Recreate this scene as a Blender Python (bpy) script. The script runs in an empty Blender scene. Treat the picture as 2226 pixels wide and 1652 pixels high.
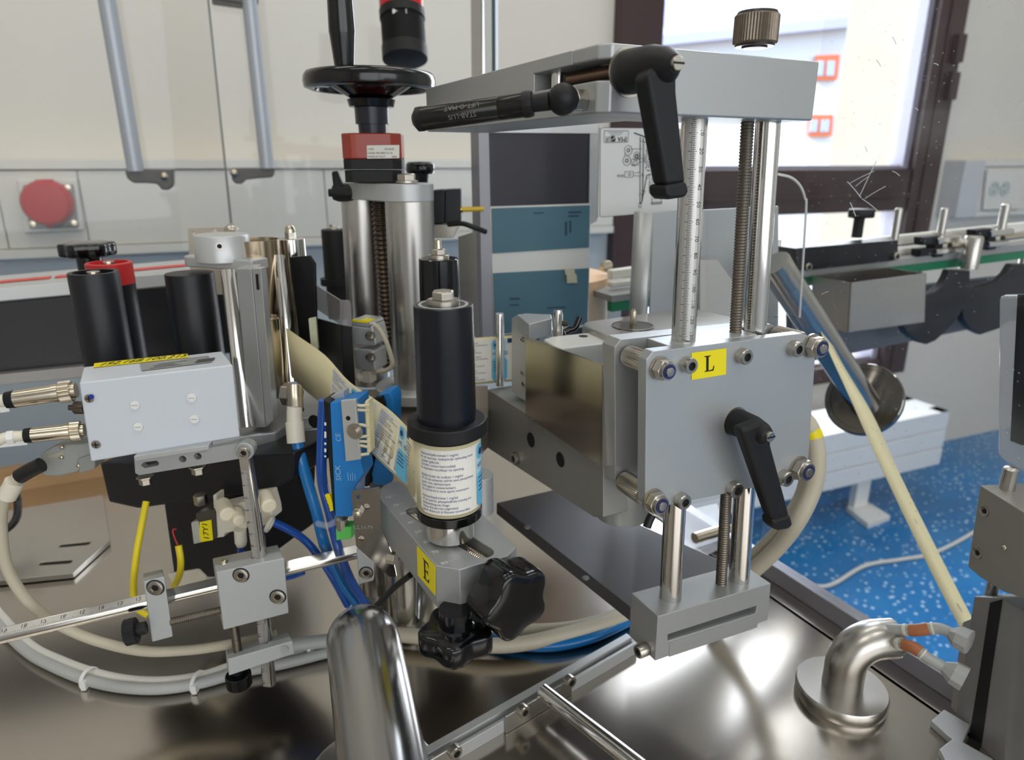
import bpy, bmesh, math, random
from mathutils import Vector as V, Matrix
from mathutils.geometry import tessellate_polygon
random.seed(7)
SC = bpy.context.scene
COL = SC.collection
# ---------------------------------------------------------------- camera
F = 1500.0; CX = 1113.0; CY = 826.0            # focal length and centre in pixels of the 2226x1652 frame
TH = math.radians(17.5)
CAM = V((0, 0, 1.30))
FW = V((0, math.cos(TH), -math.sin(TH))); RT = V((1, 0, 0)); UPC = V((0, math.sin(TH), math.cos(TH)))
cd = bpy.data.cameras.new('camera'); cam = bpy.data.objects.new('camera', cd); COL.objects.link(cam)
cam.location = CAM; cam.rotation_euler = (math.pi/2 - TH, 0, 0)
cd.sensor_fit = 'HORIZONTAL'; cd.sensor_width = 36; cd.lens = 36*F/2226; cd.clip_start = .01
cd.dof.use_dof = True; cd.dof.focus_distance = .43; cd.dof.aperture_fstop = 9.0
SC.camera = cam
# ---------------------------------------------------------------- world, lights, exposure
SC.view_settings.view_transform = 'Standard'; SC.view_settings.look = 'None'
SC.view_settings.gamma = 1; SC.view_settings.use_curve_mapping = False
SC.view_settings.exposure = 0.36
w = bpy.data.worlds.new('daylight'); SC.world = w; w.use_nodes = True
wn = w.node_tree.nodes; bg = wn['Background']
sky = wn.new('ShaderNodeTexSky'); sky.sky_type = 'NISHITA'; sky.sun_disc = False
sky.sun_elevation = math.radians(48); sky.sun_rotation = math.radians(120)
w.node_tree.links.new(sky.outputs[0], bg.inputs[0]); bg.inputs[1].default_value = 0.45
sl = bpy.data.lights.new('sun', 'SUN'); sl.energy = 3.0; sl.angle = math.radians(2); sl.color = (1, .95, .88)
so = bpy.data.objects.new('sun', sl); COL.objects.link(so); so.rotation_euler = V((.807, .30, -.55)).to_track_quat('-Z', 'Y').to_euler(); so.location = (0, 0, 20)
def area(name, loc, sx, sy, e, col=(1, .95, .87), rot=(0, 0, 0)):
    l = bpy.data.lights.new(name, 'AREA'); l.shape = 'RECTANGLE'; l.size = sx; l.size_y = sy; l.energy = e; l.color = col
    o = bpy.data.objects.new(name, l); COL.objects.link(o); o.location = loc; o.rotation_euler = rot
    return o
WIN_LIGHT = None
# ---------------------------------------------------------------- pixel and frame helpers
def D(az): a = math.radians(az); return V((math.sin(a), math.cos(a), 0))
Z = V((0, 0, 1))
E1 = D(63); E2 = D(-27)                        # the machine's own axes: to the right, and away
def ray(x, y): return FW + RT*((x-CX)/F) + UPC*((CY-y)/F)
def P(x, y, d): return CAM + ray(x, y)*d
def PL(x, y, p, n): r = ray(x, y); return CAM + r*((p-CAM).dot(n)/r.dot(n))
def PZ(x, y, z): return PL(x, y, V((0, 0, z)), Z)
def dep(p): return (p-CAM).dot(FW)
def tx(p, a, x):                               # t so that p + t a is seen in column x
    k = (x-CX)/F; q = p-CAM; return (k*q.dot(FW)-q.dot(RT))/(a.dot(RT)-k*a.dot(FW))
def ty(p, a, y):
    k = (CY-y)/F; q = p-CAM; return (k*q.dot(FW)-q.dot(UPC))/(a.dot(UPC)-k*a.dot(FW))
def pxl(p, n): return n*dep(p)/F               # size of n pixels at p
class Pl:                                      # a plane to trace outlines on
    def __init__(s, p, n): s.p = p; s.n = n.normalized()
    def at(s, x, y, off=0): return PL(x, y, s.p + s.n*off, s.n)
    def poly(s, pts, off=0): return [s.at(x, y, off) for x, y in pts]
def basis(ax):
    ax = ax.normalized(); h = Z if abs(ax.z) < .9 else V((1, 0, 0))
    u = ax.cross(h).normalized(); return u, ax.cross(u).normalized(), ax
def spline(pts, k=8):
    pts = [V(p) for p in pts]; q = [pts[0]*2-pts[1]] + pts + [pts[-1]*2-pts[-2]]; out = []
    for i in range(1, len(q)-2):
        a, b, c, d = q[i-1:i+3]
        for j in range(k):
            t = j/k; out.append(.5*((2*b)+(c-a)*t+(2*a-5*b+4*c-d)*t*t+(3*b-a-3*c+d)*t**3))
    out.append(pts[-1]); return out
_TX = {}
def text_mesh(body, size):
    key = (body, size)
    if key in _TX: return _TX[key]
    c = bpy.data.curves.new('t', 'FONT'); c.body = body; c.size = size; c.resolution_u = 2
    o = bpy.data.objects.new('t', c); COL.objects.link(o)
    me = bpy.data.meshes.new_from_object(o.evaluated_get(bpy.context.evaluated_depsgraph_get()))
    vs = [(v.co.x, v.co.y) for v in me.vertices]; fs = [tuple(p.vertices) for p in me.polygons]
    bpy.data.objects.remove(o); bpy.data.curves.remove(c); bpy.data.meshes.remove(me)
    _TX[key] = (vs, fs); return vs, fs
class M:
    def __init__(s): s.v = []; s.f = []; s.mi = []; s.m = 0
    def add(s, vs, fs):
        b = len(s.v); s.v += [V(v) for v in vs]; s.f += [tuple(b+i for i in f) for f in fs]; s.mi += [s.m]*len(fs); return s
    def box(s, o, a, b, c):
        return s.add([o, o+a, o+a+b, o+b, o+c, o+a+c, o+a+b+c, o+b+c],
                     [(0, 3, 2, 1), (4, 5, 6, 7), (0, 1, 5, 4), (1, 2, 6, 5), (2, 3, 7, 6), (3, 0, 4, 7)])
    def cbox(s, c, a, b, h): return s.box(c-a/2-b/2-h/2, a, b, h)
    def prism(s, pts, ext, holes=()):
        n = len(pts)
        if not holes:
            return s.add(list(pts)+[p+ext for p in pts], [tuple(range(n)), tuple(range(2*n-1, n-1, -1))] +
                         [(i, (i+1) % n, n+(i+1) % n, n+i) for i in range(n)])
        loops = [list(pts)]+[list(h) for h in holes]; allp = [p for l in loops for p in l]; N = len(allp)
        tr = tessellate_polygon(loops); fs = [tuple(t) for t in tr]+[tuple(N+i for i in reversed(t)) for t in tr]; b = 0
        for l in loops:
            k = len(l); fs += [(b+i, b+(i+1) % k, N+b+(i+1) % k, N+b+i) for i in range(k)]; b += k
        return s.add(allp+[p+ext for p in allp], fs)
    def lathe(s, p, ax, prof, n=32):
        u, w_, ax = basis(ax); vs = []; fs = []; rings = []
        for t, r in prof:
            if r < 1e-7: rings.append([len(vs)]); vs.append(p+ax*t)
            else:
                rings.append(list(range(len(vs), len(vs)+n)))
                vs += [p+ax*t+(u*math.cos(2*math.pi*i/n)+w_*math.sin(2*math.pi*i/n))*r for i in range(n)]
        for a, b in zip(rings, rings[1:]):
            if len(a) == 1 and len(b) == 1: continue
            if len(a) == 1: fs += [(a[0], b[i], b[(i+1) % n]) for i in range(n)]
            elif len(b) == 1: fs += [(a[i], b[0], a[(i+1) % n]) for i in range(n)]
            else: fs += [(a[i], a[(i+1) % n], b[(i+1) % n], b[i]) for i in range(n)]
        return s.add(vs, fs)
    def cyl(s, p0, p1, r, r1=None, n=24):
        L = (p1-p0).length; return s.lathe(p0, p1-p0, [(0, 0), (0, r), (L, r if r1 is None else r1), (L, 0)], n)
    def ring(s, p, ax, ri, ro, h, n=32): return s.lathe(p, ax, [(0, ri), (0, ro), (h, ro), (h, ri), (0, ri)], n)
    def ball(s, c, r, n=16, k=8, ax=Z, sq=1):
        return s.lathe(c, ax, [(-r*sq*math.cos(math.pi*i/k), r*math.sin(math.pi*i/k)) for i in range(k+1)], n)
    def tube(s, pts, r, n=10, k=0):
        pts = spline(pts, k) if k else [V(p) for p in pts]; N = len(pts); u = None; vs = []; fs = []
        for i, p in enumerate(pts):
            t = (pts[min(i+1, N-1)]-pts[max(i-1, 0)]).normalized()
            if u is None: u = basis(t)[0]
            u = (u-t*u.dot(t)).normalized(); b = t.cross(u); rr = r(i/(N-1)) if callable(r) else r
            vs += [p+(u*math.cos(2*math.pi*j/n)+b*math.sin(2*math.pi*j/n))*rr for j in range(n)]
        for i in range(N-1): fs += [(i*n+j, i*n+(j+1) % n, (i+1)*n+(j+1) % n, (i+1)*n+j) for j in range(n)]
        fs += [tuple(range(n-1, -1, -1)), tuple((N-1)*n+j for j in range(n))]
        return s.add(vs, fs)
    def strip(s, A, B, th=0, nrm=None):        # a band between two edge lines
        N = len(A); o = len(s.v)
        s.add(list(A)+list(B), [(i, i+1, N+i+1, N+i) for i in range(N-1)])
        return s
    def quad(s, a, b, c, d): return s.add([a, b, c, d], [(0, 1, 2, 3)])
    def text(s, body, size, fn, al=0, valign=None, sx=1):
        vs, fs = text_mesh(body, size)
        if not vs: return s
        x0 = min(v[0] for v in vs); x1 = max(v[0] for v in vs); off = -(x0+(x1-x0)*al)
        dy = 0 if valign is None else -(min(v[1] for v in vs)+max(v[1] for v in vs))/2
        return s.add([fn((x+off)*sx, y+dy) for x, y in vs], fs)
    def rect(s, fn, x0, y0, x1, y1, n=1):
        for i in range(n):
            a = x0+(x1-x0)*i/n; b = x0+(x1-x0)*(i+1)/n
            s.quad(fn(a, y0), fn(b, y0), fn(b, y1), fn(a, y1))
        return s
    def build(s, name, mat, parent=None, bev=0, smooth=True, sharp=38, seg=2, rec=True, solid=0):
        org = ORG.get(parent.name, V((0, 0, 0))) if parent else None
        if org is None:
            org = V(((min(v.x for v in s.v)+max(v.x for v in s.v))/2, (min(v.y for v in s.v)+max(v.y for v in s.v))/2, min(v.z for v in s.v)))
        me = bpy.data.meshes.new(name); me.from_pydata([v-org for v in s.v], [], s.f)
        mats = mat if isinstance(mat, (list, tuple)) else [mat]
        for m in mats: me.materials.append(m)
        if len(mats) > 1: me.polygons.foreach_set('material_index', s.mi)
        if rec:
            b = bmesh.new(); b.from_mesh(me); bmesh.ops.recalc_face_normals(b, faces=b.faces[:]); b.to_mesh(me); b.free()
        if smooth:
            me.polygons.foreach_set('use_smooth', [True]*len(me.polygons)); me.set_sharp_from_angle(angle=math.radians(sharp))
        o = bpy.data.objects.new(name, me); COL.objects.link(o)
        if parent: o.parent = parent
        else: o.location = org
        ORG[o.name] = org
        if solid: m = o.modifiers.new('solid', 'SOLIDIFY'); m.thickness = solid; m.offset = 0
        if bev:
            m = o.modifiers.new('bevel', 'BEVEL'); m.width = bev; m.segments = seg; m.limit_method = 'ANGLE'; m.angle_limit = math.radians(40); m.harden_normals = True
        return o
ORG = {}
def bool_cut(o, cutm, bev=0, seg=2):            # cut a slot, then round the edges
    c = cutm.build('cut', o.data.materials[0], o.parent); md = o.modifiers.new('b', 'BOOLEAN'); md.operation = 'DIFFERENCE'; md.object = c; md.solver = 'EXACT'
    bpy.context.view_layer.update(); me = bpy.data.meshes.new_from_object(o.evaluated_get(bpy.context.evaluated_depsgraph_get()))
    o.modifiers.clear(); o.data = me; me.polygons.foreach_set('use_smooth', [True]*len(me.polygons)); me.set_sharp_from_angle(angle=math.radians(38))
    bpy.data.objects.remove(c)
    if bev:
        m = o.modifiers.new('bevel', 'BEVEL'); m.width = bev; m.segments = seg; m.limit_method = 'ANGLE'; m.angle_limit = math.radians(40); m.harden_normals = True
    return o
def thing(name, label, cat, loc, group=None):
    o = bpy.data.objects.new(name, None); COL.objects.link(o); o.location = loc; o.empty_display_size = .02
    ORG[o.name] = V(loc); return tag(o, label, cat, group)
def tag(o, label, cat, group=None, kind=None):
    if label: o['label'] = label
    if cat: o['category'] = cat
    if group: o['group'] = group
    if kind: o['kind'] = kind
    return o
def struct(m, name, mat, **k): o = m.build(name, mat, **k); o['kind'] = 'structure'; return o
# ---------------------------------------------------------------- materials
def s2l(c): return tuple(((x/255)/12.92 if x/255 <= .04045 else ((x/255+.055)/1.055)**2.4) for x in c)+(1,)
def mat(name, rgb, rough=.5, metal=0, spec=.5, noise=0, nscale=60, bump=0, bscale=200, stretch=None, trans=0, alpha=1, coat=0, emit=None, es=0, rnoise=0, ior=1.45):
    m = bpy.data.materials.new(name); m.use_nodes = True; nt = m.node_tree; N = nt.nodes; L = nt.links
    b = N['Principled BSDF']; c = s2l(rgb)
    b.inputs['Base Color'].default_value = c; b.inputs['Roughness'].default_value = rough; b.inputs['Metallic'].default_value = metal
    b.inputs['Specular IOR Level'].default_value = spec; b.inputs['Transmission Weight'].default_value = trans; b.inputs['Alpha'].default_value = alpha
    b.inputs['Coat Weight'].default_value = coat; b.inputs['IOR'].default_value = ior
    if emit: b.inputs['Emission Color'].default_value = s2l(emit); b.inputs['Emission Strength'].default_value = es
    if noise or bump or rnoise:
        tc = N.new('ShaderNodeTexCoord'); mp = N.new('ShaderNodeMapping'); L.new(tc.outputs['Object'], mp.inputs[0])
        if stretch: mp.inputs['Scale'].default_value = stretch
        def nz(sc):
            n = N.new('ShaderNodeTexNoise'); n.inputs['Scale'].default_value = sc; n.inputs['Detail'].default_value = 4; L.new(mp.outputs[0], n.inputs[0]); return n
        n1 = nz(nscale)
        if noise:
            mx = N.new('ShaderNodeMix'); mx.data_type = 'RGBA'
            mx.inputs[6].default_value = tuple(max(0, x*(1-noise)) for x in c[:3])+(1,); mx.inputs[7].default_value = tuple(min(1, x*(1+noise)) for x in c[:3])+(1,)
            L.new(n1.outputs[0], mx.inputs[0]); L.new(mx.outputs[2], b.inputs['Base Color'])
        if rnoise:
            mr = N.new('ShaderNodeMapRange'); mr.inputs[3].default_value = max(0, rough-rnoise); mr.inputs[4].default_value = min(1, rough+rnoise)
            L.new(n1.outputs[0], mr.inputs[0]); L.new(mr.outputs[0], b.inputs['Roughness'])
        if bump:
            n2 = nz(bscale); bp = N.new('ShaderNodeBump'); bp.inputs['Strength'].default_value = bump; bp.inputs['Distance'].default_value = .001
            L.new(n2.outputs[0], bp.inputs['Height']); L.new(bp.outputs[0], b.inputs['Normal'])
    return m
ALU = mat('anodised_aluminium', (176, 178, 178), .42, .55, noise=.05, nscale=9, bump=.02, bscale=900)
ALU_D = mat('dark_grey_aluminium', (112, 112, 112), .45, .5, noise=.06, nscale=12)
ALU_L = mat('light_aluminium', (194, 196, 196), .38, .45, noise=.04, nscale=9)
SILV = mat('bright_steel', (210, 208, 204), .2, 1, rnoise=.05, nscale=40)
CHROME = mat('polished_chrome', (218, 216, 213), .12, 1, rnoise=.03, nscale=30)
BRUSH = mat('brushed_stainless', (192, 188, 182), .3, 1, noise=.05, nscale=14, rnoise=.06, stretch=(1, 1, 14))
NICK = mat('nickel', (196, 186, 168), .25, 1, rnoise=.06, nscale=50)
BOLT = mat('bolt_steel', (186, 180, 170), .3, 1, noise=.08, nscale=120)
THREAD = mat('thread_steel', (120, 112, 102), .4, 1, noise=.1, nscale=60)
BLK = mat('black_anodised', (17, 18, 24), .42, 0, .5, noise=.1, nscale=30)
BLKG = mat('black_gloss_plastic', (9, 10, 13), .14, 0, .6)
BLKM = mat('black_matt_plastic', (24, 24, 26), .5, 0, .4, bump=.1, bscale=1500)
BLKR = mat('black_rubber', (22, 22, 24), .6, 0, .3)
DARK = mat('dark_recess', (16, 15, 14), .7)
WHITE = mat('white_paint', (232, 232, 230), .45)
CREAM = mat('cream_wall', (222, 216, 205), .55, noise=.02, nscale=3)
TRUNK = mat('cream_trunking', (222, 219, 211), .4)
SENS = mat('white_sensor_paint', (206, 212, 220), .4, .0, noise=.02, nscale=8)
YEL = mat('yellow_label', (240, 222, 20), .45)
INK = mat('black_ink', (18, 18, 20), .6)
BINK = mat('blue_ink', (50, 66, 130), .6)
RED = mat('red_plastic', (188, 42, 44), .4)
REDD = mat('red_housing', (160, 52, 34), .3, coat=.3)
BLUE = mat('blue_plastic', (36, 124, 198), .35)
HOSE = mat('blue_hose', (22, 116, 186), .3, coat=.3)
HOSED = mat('dark_blue_hose', (24, 84, 176), .3, coat=.3)
CABLE = mat('beige_cable', (196, 188, 168), .5)
CABLEG = mat('grey_cable', (176, 178, 176), .45)
CABLEB = mat('black_cable', (22, 22, 24), .45)
CABLEW = mat('white_cable', (216, 214, 206), .45)
YCAB = mat('yellow_cable', (236, 214, 40), .4)
PVC = mat('white_fitting', (222, 216, 200), .4)
PAPER = mat('label_paper', (234, 232, 224), .5)
LINER = mat('cream_backing_paper', (222, 212, 172), .5)
LBLUE = mat('label_blue', (104, 184, 220), .5)
LPALE = mat('label_pale_blue', (178, 216, 232), .5)
TEAL = mat('teal_plate', (72, 108, 122), .45, .1, noise=.22, nscale=5, rnoise=.1)
BROWN = mat('brown_window_paint', (66, 48, 48), .4, noise=.1, nscale=4)
GREY = mat('mid_grey_paint', (120, 126, 132), .5)
GREYP = mat('grey_plastic', (150, 152, 148), .45)
GREEN = mat('green_belt_edge', (18, 122, 84), .45)
TAPEG = mat('green_tape', (96, 200, 96), .5)
ORNG = mat('orange_marker', (176, 112, 74), .5)
PEACH = mat('peach_roll', (236, 200, 164), .7)
CLEAR = mat('clear_plastic', (236, 240, 240), .08, 0, .5, alpha=.16)
# ---------------------------------------------------------------- more materials (glass, floor, table)
def glassmat(name, tint, refl=.03, haze=0.0, scratch=0.0):
    m = bpy.data.materials.new(name); m.use_nodes = True; nt = m.node_tree; N = nt.nodes; L = nt.links; N.clear()
    out = N.new('ShaderNodeOutputMaterial'); t = N.new('ShaderNodeBsdfTransparent'); t.inputs[0].default_value = tuple(tint)+(1,)
    g = N.new('ShaderNodeBsdfGlossy'); g.inputs['Roughness'].default_value = .02
    lw = N.new('ShaderNodeLayerWeight'); pw = N.new('ShaderNodeMath'); pw.operation = 'POWER'; pw.inputs[1].default_value = 5; lw.inputs[0].default_value = .5; L.new(lw.outputs['Facing'], pw.inputs[0])
    fr = N.new('ShaderNodeMath'); fr.operation = 'MULTIPLY_ADD'; fr.inputs[1].default_value = .9; fr.inputs[2].default_value = refl*.5; L.new(pw.outputs[0], fr.inputs[0])
    mx = N.new('ShaderNodeMixShader'); L.new(fr.outputs[0], mx.inputs[0]); L.new(t.outputs[0], mx.inputs[1]); L.new(g.outputs[0], mx.inputs[2])
    last = mx
    if haze or scratch:
        d = N.new('ShaderNodeBsdfDiffuse'); d.inputs[0].default_value = (.9, .92, .95, 1)
        tc = N.new('ShaderNodeTexCoord'); n1 = N.new('ShaderNodeTexNoise'); n1.inputs['Scale'].default_value = 9; n1.inputs['Detail'].default_value = 6
        L.new(tc.outputs['Object'], n1.inputs[0])
        r = N.new('ShaderNodeMapRange'); r.inputs[1].default_value = .55; r.inputs[2].default_value = .8; r.inputs[3].default_value = 0; r.inputs[4].default_value = haze
        L.new(n1.outputs[0], r.inputs[0]); fac = r.outputs[0]
        if scratch:
            v = N.new('ShaderNodeTexVoronoi'); v.inputs['Scale'].default_value = 130; L.new(tc.outputs['Object'], v.inputs[0])
            r2 = N.new('ShaderNodeMapRange'); r2.inputs[1].default_value = .12; r2.inputs[2].default_value = .06; r2.inputs[3].default_value = 0; r2.inputs[4].default_value = scratch
            L.new(v.outputs[0], r2.inputs[0]); ad = N.new('ShaderNodeMath'); ad.operation = 'ADD'; ad.use_clamp = True
            ml = N.new('ShaderNodeMath'); ml.operation = 'MULTIPLY'; L.new(r2.outputs[0], ml.inputs[0]); L.new(n1.outputs[0], ml.inputs[1])
            L.new(fac, ad.inputs[0]); L.new(ml.outputs[0], ad.inputs[1]); fac = ad.outputs[0]
        m2 = N.new('ShaderNodeMixShader'); L.new(fac, m2.inputs[0]); L.new(mx.outputs[0], m2.inputs[1]); L.new(d.outputs[0], m2.inputs[2]); last = m2
    L.new(last.outputs[0], out.inputs[0]); return m
GLASS = glassmat('clear_guard_plastic', (.985, .99, .99))
GLASSW = glassmat('window_glass', (.97, .98, .98))
GLASSS = glassmat('scratched_guard_plastic', (.97, .975, .98), haze=.12, scratch=.5)
def floor_mat():
    m = mat('blue_speckled_vinyl', (20, 112, 178), .3); nt = m.node_tree; N = nt.nodes; L = nt.links; b = N['Principled BSDF']
    tc = N.new('ShaderNodeTexCoord'); v = N.new('ShaderNodeTexVoronoi'); v.inputs['Scale'].default_value = 42; L.new(tc.outputs['Object'], v.inputs[0])
    n = N.new('ShaderNodeTexNoise'); n.inputs['Scale'].default_value = 60; L.new(tc.outputs['Object'], n.inputs[0])
    sb = N.new('ShaderNodeMath'); sb.operation = 'MULTIPLY_ADD'; L.new(n.outputs[0], sb.inputs[0]); sb.inputs[1].default_value = .5; L.new(v.outputs[0], sb.inputs[2])
    r = N.new('ShaderNodeMapRange'); r.inputs[1].default_value = .52; r.inputs[2].default_value = .40; L.new(sb.outputs[0], r.inputs[0])
    n2 = N.new('ShaderNodeTexNoise'); n2.inputs['Scale'].default_value = 5; L.new(tc.outputs['Object'], n2.inputs[0])
    c = N.new('ShaderNodeMix'); c.data_type = 'RGBA'; c.inputs[6].default_value = s2l((12, 92, 156)); c.inputs[7].default_value = s2l((40, 134, 196)); L.new(n2.outputs[0], c.inputs[0])
    mx = N.new('ShaderNodeMix'); mx.data_type = 'RGBA'; L.new(c.outputs[2], mx.inputs[6]); mx.inputs[7].default_value = s2l((190, 216, 230)); L.new(r.outputs[0], mx.inputs[0])
    L.new(mx.outputs[2], b.inputs['Base Color']); return m
FLOOR = floor_mat()
TABLE = mat('brushed_table_steel', (188, 181, 172), .19, 1, noise=.06, nscale=5, rnoise=.05, bump=.01, bscale=60)
ROUGHC = mat('roughcast', (216, 206, 190), .9, bump=.6, bscale=60)
CEIL = mat('ceiling_white', (225, 222, 214), .8)
LAV = mat('roof_sheet', (196, 196, 222), .7)
OUTW = mat('white_render', (236, 234, 236), .8)
ORW = mat('orange_frame', (236, 116, 70), .5)
WGL = mat('far_window_pane', (190, 196, 214), .2)
# ---------------------------------------------------------------- room
A = P(200, 545, 1.75); B = P(2150, 473, 3.05); EW = V((B.x-A.x, B.y-A.y, 0)).normalized(); NW = V((-EW.y, EW.x, 0))  # NW points outdoors
W0 = V((A.x, A.y, 0)); WPL = Pl(W0, NW)
def wS(x, y): return (WPL.at(x, y)-W0).dot(EW)
def wZ(x, y): return WPL.at(x, y).z
def W(s, z, o=0): return W0+EW*s+Z*z+NW*o
def wbox(m, s0, s1, z0, z1, o0, o1): return m.box(W(s0, z0, o0), EW*(s1-s0), Z*(z1-z0), NW*(o1-o0))
HC = 3.8; SL = -2.6; SR = 4.6; BACK = -4.6
wl, wr = wS(1335, 40), wS(2040, 250); wb, wt = .42, 3.5
m = M(); m.box(W(SL, -.1, BACK), EW*(SR-SL), NW*(-BACK), Z*.1); struct(m, 'floor', FLOOR)
m = M(); m.box(W(SL, HC, BACK), EW*(SR-SL), NW*(-BACK), Z*.1); ceil = struct(m, 'ceiling', CEIL)
m = M(); m.box(W(SL-.1, 0, BACK), EW*.1, NW*(-BACK), Z*HC); struct(m, 'wall_left', CREAM)
m = M(); m.box(W(SR, 0, BACK), EW*.1, NW*(-BACK), Z*HC); struct(m, 'wall_right', CREAM)
m = M(); m.box(W(SL, 0, BACK-.1), EW*(SR-SL), NW*.1, Z*HC); struct(m, 'wall_front', CREAM)
rev = tx(W(wr-.05, 1.3), NW, 1838)
m = M()
for a, b, c, d in ((SL, wl, 0, HC), (wr, SR, 0, HC), (wl, wr, 0, wb), (wl, wr, wt, HC)): wbox(m, a, b, c, d, 0, .12)
struct(m, 'wall_back', CREAM)
m = M(); wbox(m, wr-.02, wr+.6, 0, 4.2, .13, .12+rev); struct(m, 'wall_outside', ROUGHC)
# window: frame with a middle rail, sash, panes
r0, r1 = wZ(1800, 462), wZ(1800, 368); jl = wS(1425, 40); jr = wS(1975, 300)
m = M(); wbox(m, wl, jl, wb, wt, -.05, .07); wbox(m, jr, wr, wb, wt, -.05, .07); wbox(m, jl, jr, r0, r1, -.04, .07)
wbox(m, jl, jr, wb, wb+.07, -.04, .07); wbox(m, jl, jr, wt-.08, wt, -.04, .07)
win = struct(m, 'window_1', BROWN, bev=.004)
m = M(); sj = .045
for z0, z1 in ((r1, wt-.08), (wb+.07, r0)):
    wbox(m, jl, jl+sj*.4, z0, z1, -.01, .05); wbox(m, jr-sj*.7, jr, z0, z1, -.02, .05); wbox(m, jl, jr, z0, z0+.014, -.01, .05)
o = m.build('sash', mat('grey_sash_paint', (150, 146, 160), .4), win, bev=.002)
m = M(); wbox(m, jl, jr, r0+.35*(r1-r0), r0+.42*(r1-r0), -.052, -.04); wbox(m, jr+.05, jr+.056, wb, wt, -.056, -.05); m.build('rebate', BROWN, win)
for z0, z1 in ((r1+.01, wt-.08), (wb+.07, r0)):
    m = M(); wbox(m, jl, jr-.02, z0, z1, .02, .026); m.build('pane', GLASSW, win)
for zz in (wZ(2050, 110), wZ(2030, 190)):
    m = M(); wbox(m, wr-.055, wr-.012, zz-.05, zz+.05, -.075, -.05); m.build('hinge', BROWN, win, bev=.004)
# light through the window and from the ceiling lamps
ctr = W((jl+jr)/2, (wb+wt)/2, .10)
k = area('window_daylight', ctr, jr-jl, wt-wb, 62, (.93, .96, 1)); k.rotation_euler = (-NW).to_track_quat('-Z', 'Y').to_euler()
k.data.spread = math.radians(160)
# unseen window frame with fill light, added behind the camera to brighten front faces
m = M()
for a, b, c, d in ((-1.4, 2.6, .8, .86), (-1.4, 2.6, 2.64, 2.7), (-1.4, -1.34, .86, 2.64), (2.54, 2.6, .86, 2.64), (.57, .63, .86, 2.64)): wbox(m, a, b, c, d, BACK, BACK+.05)
struct(m, 'fill_window', BROWN)
k = area('rear_fill_light', W(.6, 1.75, BACK+.02), 3.8, 1.75, 40, (.94, .97, 1)); k.rotation_euler = NW.to_track_quat('-Z', 'Y').to_euler()
LAMPM = mat('lamp_diffuser', (255, 246, 230), .5, emit=(255, 250, 240), es=6)
for s, o in ((-.6, -1.0), (1.2, -1.0), (-.6, -2.7), (1.2, -2.7), (3.0, -1.8)):
    m = M(); m.box(W(s-.62, HC-.05, o-.16), EW*1.24, NW*.32, Z*.05); lh = m.build('lamp_housing', WHITE, ceil)
    m = M(); m.box(W(s-.6, HC-.058, o-.14), EW*1.2, NW*.28, Z*.008); m.build('lamp_diffuser', LAMPM, lh)
# lower wall panel, cable trunking
z_lo, z_hi, z_lip = wZ(200, 548), wZ(200, 371), wZ(200, 346)
m = M(); wbox(m, SL, wl, 0, z_lo, -.012, 0); struct(m, 'trim_1', mat('lower_wall_grey', (188, 196, 200), .5))
def trunking(name, s0, s1, seams):
    m = M(); wbox(m, s0, s1, z_lo, z_lo+.022, -.085, 0); wbox(m, s0, s1, z_hi+.004, z_lip, -.085, 0); wbox(m, s0, s1, z_lo+.022, z_hi, -.07, 0)
    t = struct(m, name, TRUNK, bev=.002)
    cuts = [s0]+seams+[s1]
    for a, b in zip(cuts, cuts[1:]):
        m = M(); wbox(m, a+.0012, b-.0012, z_lo+.024, z_hi+.001, -.079, -.07); m.build('cover', TRUNK, t, bev=.001)
    return t
trunking('trim_2', SL, wl-.02, [wS(20, 450), wS(192, 450), wS(700, 450)])
trunking('trim_3', wS(2085, 420), SR, [wS(2130, 420)])
m = M(); wbox(m, wS(2042, 420), wS(2085, 420), z_lo, z_lip, -.09, 0); struct(m, 'trim_4', mat('trunking_end_grey', (196, 198, 200), .45), bev=.002)
# red industrial socket
FP = Pl(W(0, 0, -.085), NW)
t = thing('industrial_socket', 'red round industrial power socket on white square plate in the cable duct', 'socket', FP.at(115, 505))
m = M(); m.prism(FP.poly([(38, 390), (168, 388), (184, 500), (55, 507)]), -NW*.012); m.build('frame_plate', TRUNK, t, bev=.004)
m = M(); m.prism(FP.poly([(50, 402), (160, 400), (172, 494), (66, 498)], -.012), -NW*.008); m.build('socket_body', GREYP, t, bev=.003)
c = FP.at(105, 440, -.02)
m = M(); m.lathe(c, -NW, [(0, 0), (0, .052), (.03, .05), (.042, .044), (.046, 0)], 36); lid = m.build('lid', RED, t)
m = M(); m.prism(FP.poly([(80, 390), (118, 389), (122, 418), (80, 420)], -.02), -NW*.032); m.build('lid_hinge', RED, t, bev=.004)
m = M(); m.prism(FP.poly([(88, 478), (128, 476), (113, 496)], -.02), -NW*.03); m.build('latch', RED, lid, bev=.003)
for x, y in ((62, 409), (147, 408), (71, 487), (161, 485)):
    m = M(); m.lathe(FP.at(x, y, -.02), -NW, [(0, 0), (0, .008), (.003, .007), (.004, 0)], 14); m.build('screw', NICK, t)
t = thing('wall_outlet', 'cream double outlet in the duct right of the window', 'socket', FP.at(2178, 455))
m = M(); m.prism(FP.poly([(2143, 368), (2222, 370), (2212, 455), (2134, 456)]), -NW*.01); m.build('frame_plate', TRUNK, t, bev=.004)
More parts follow.
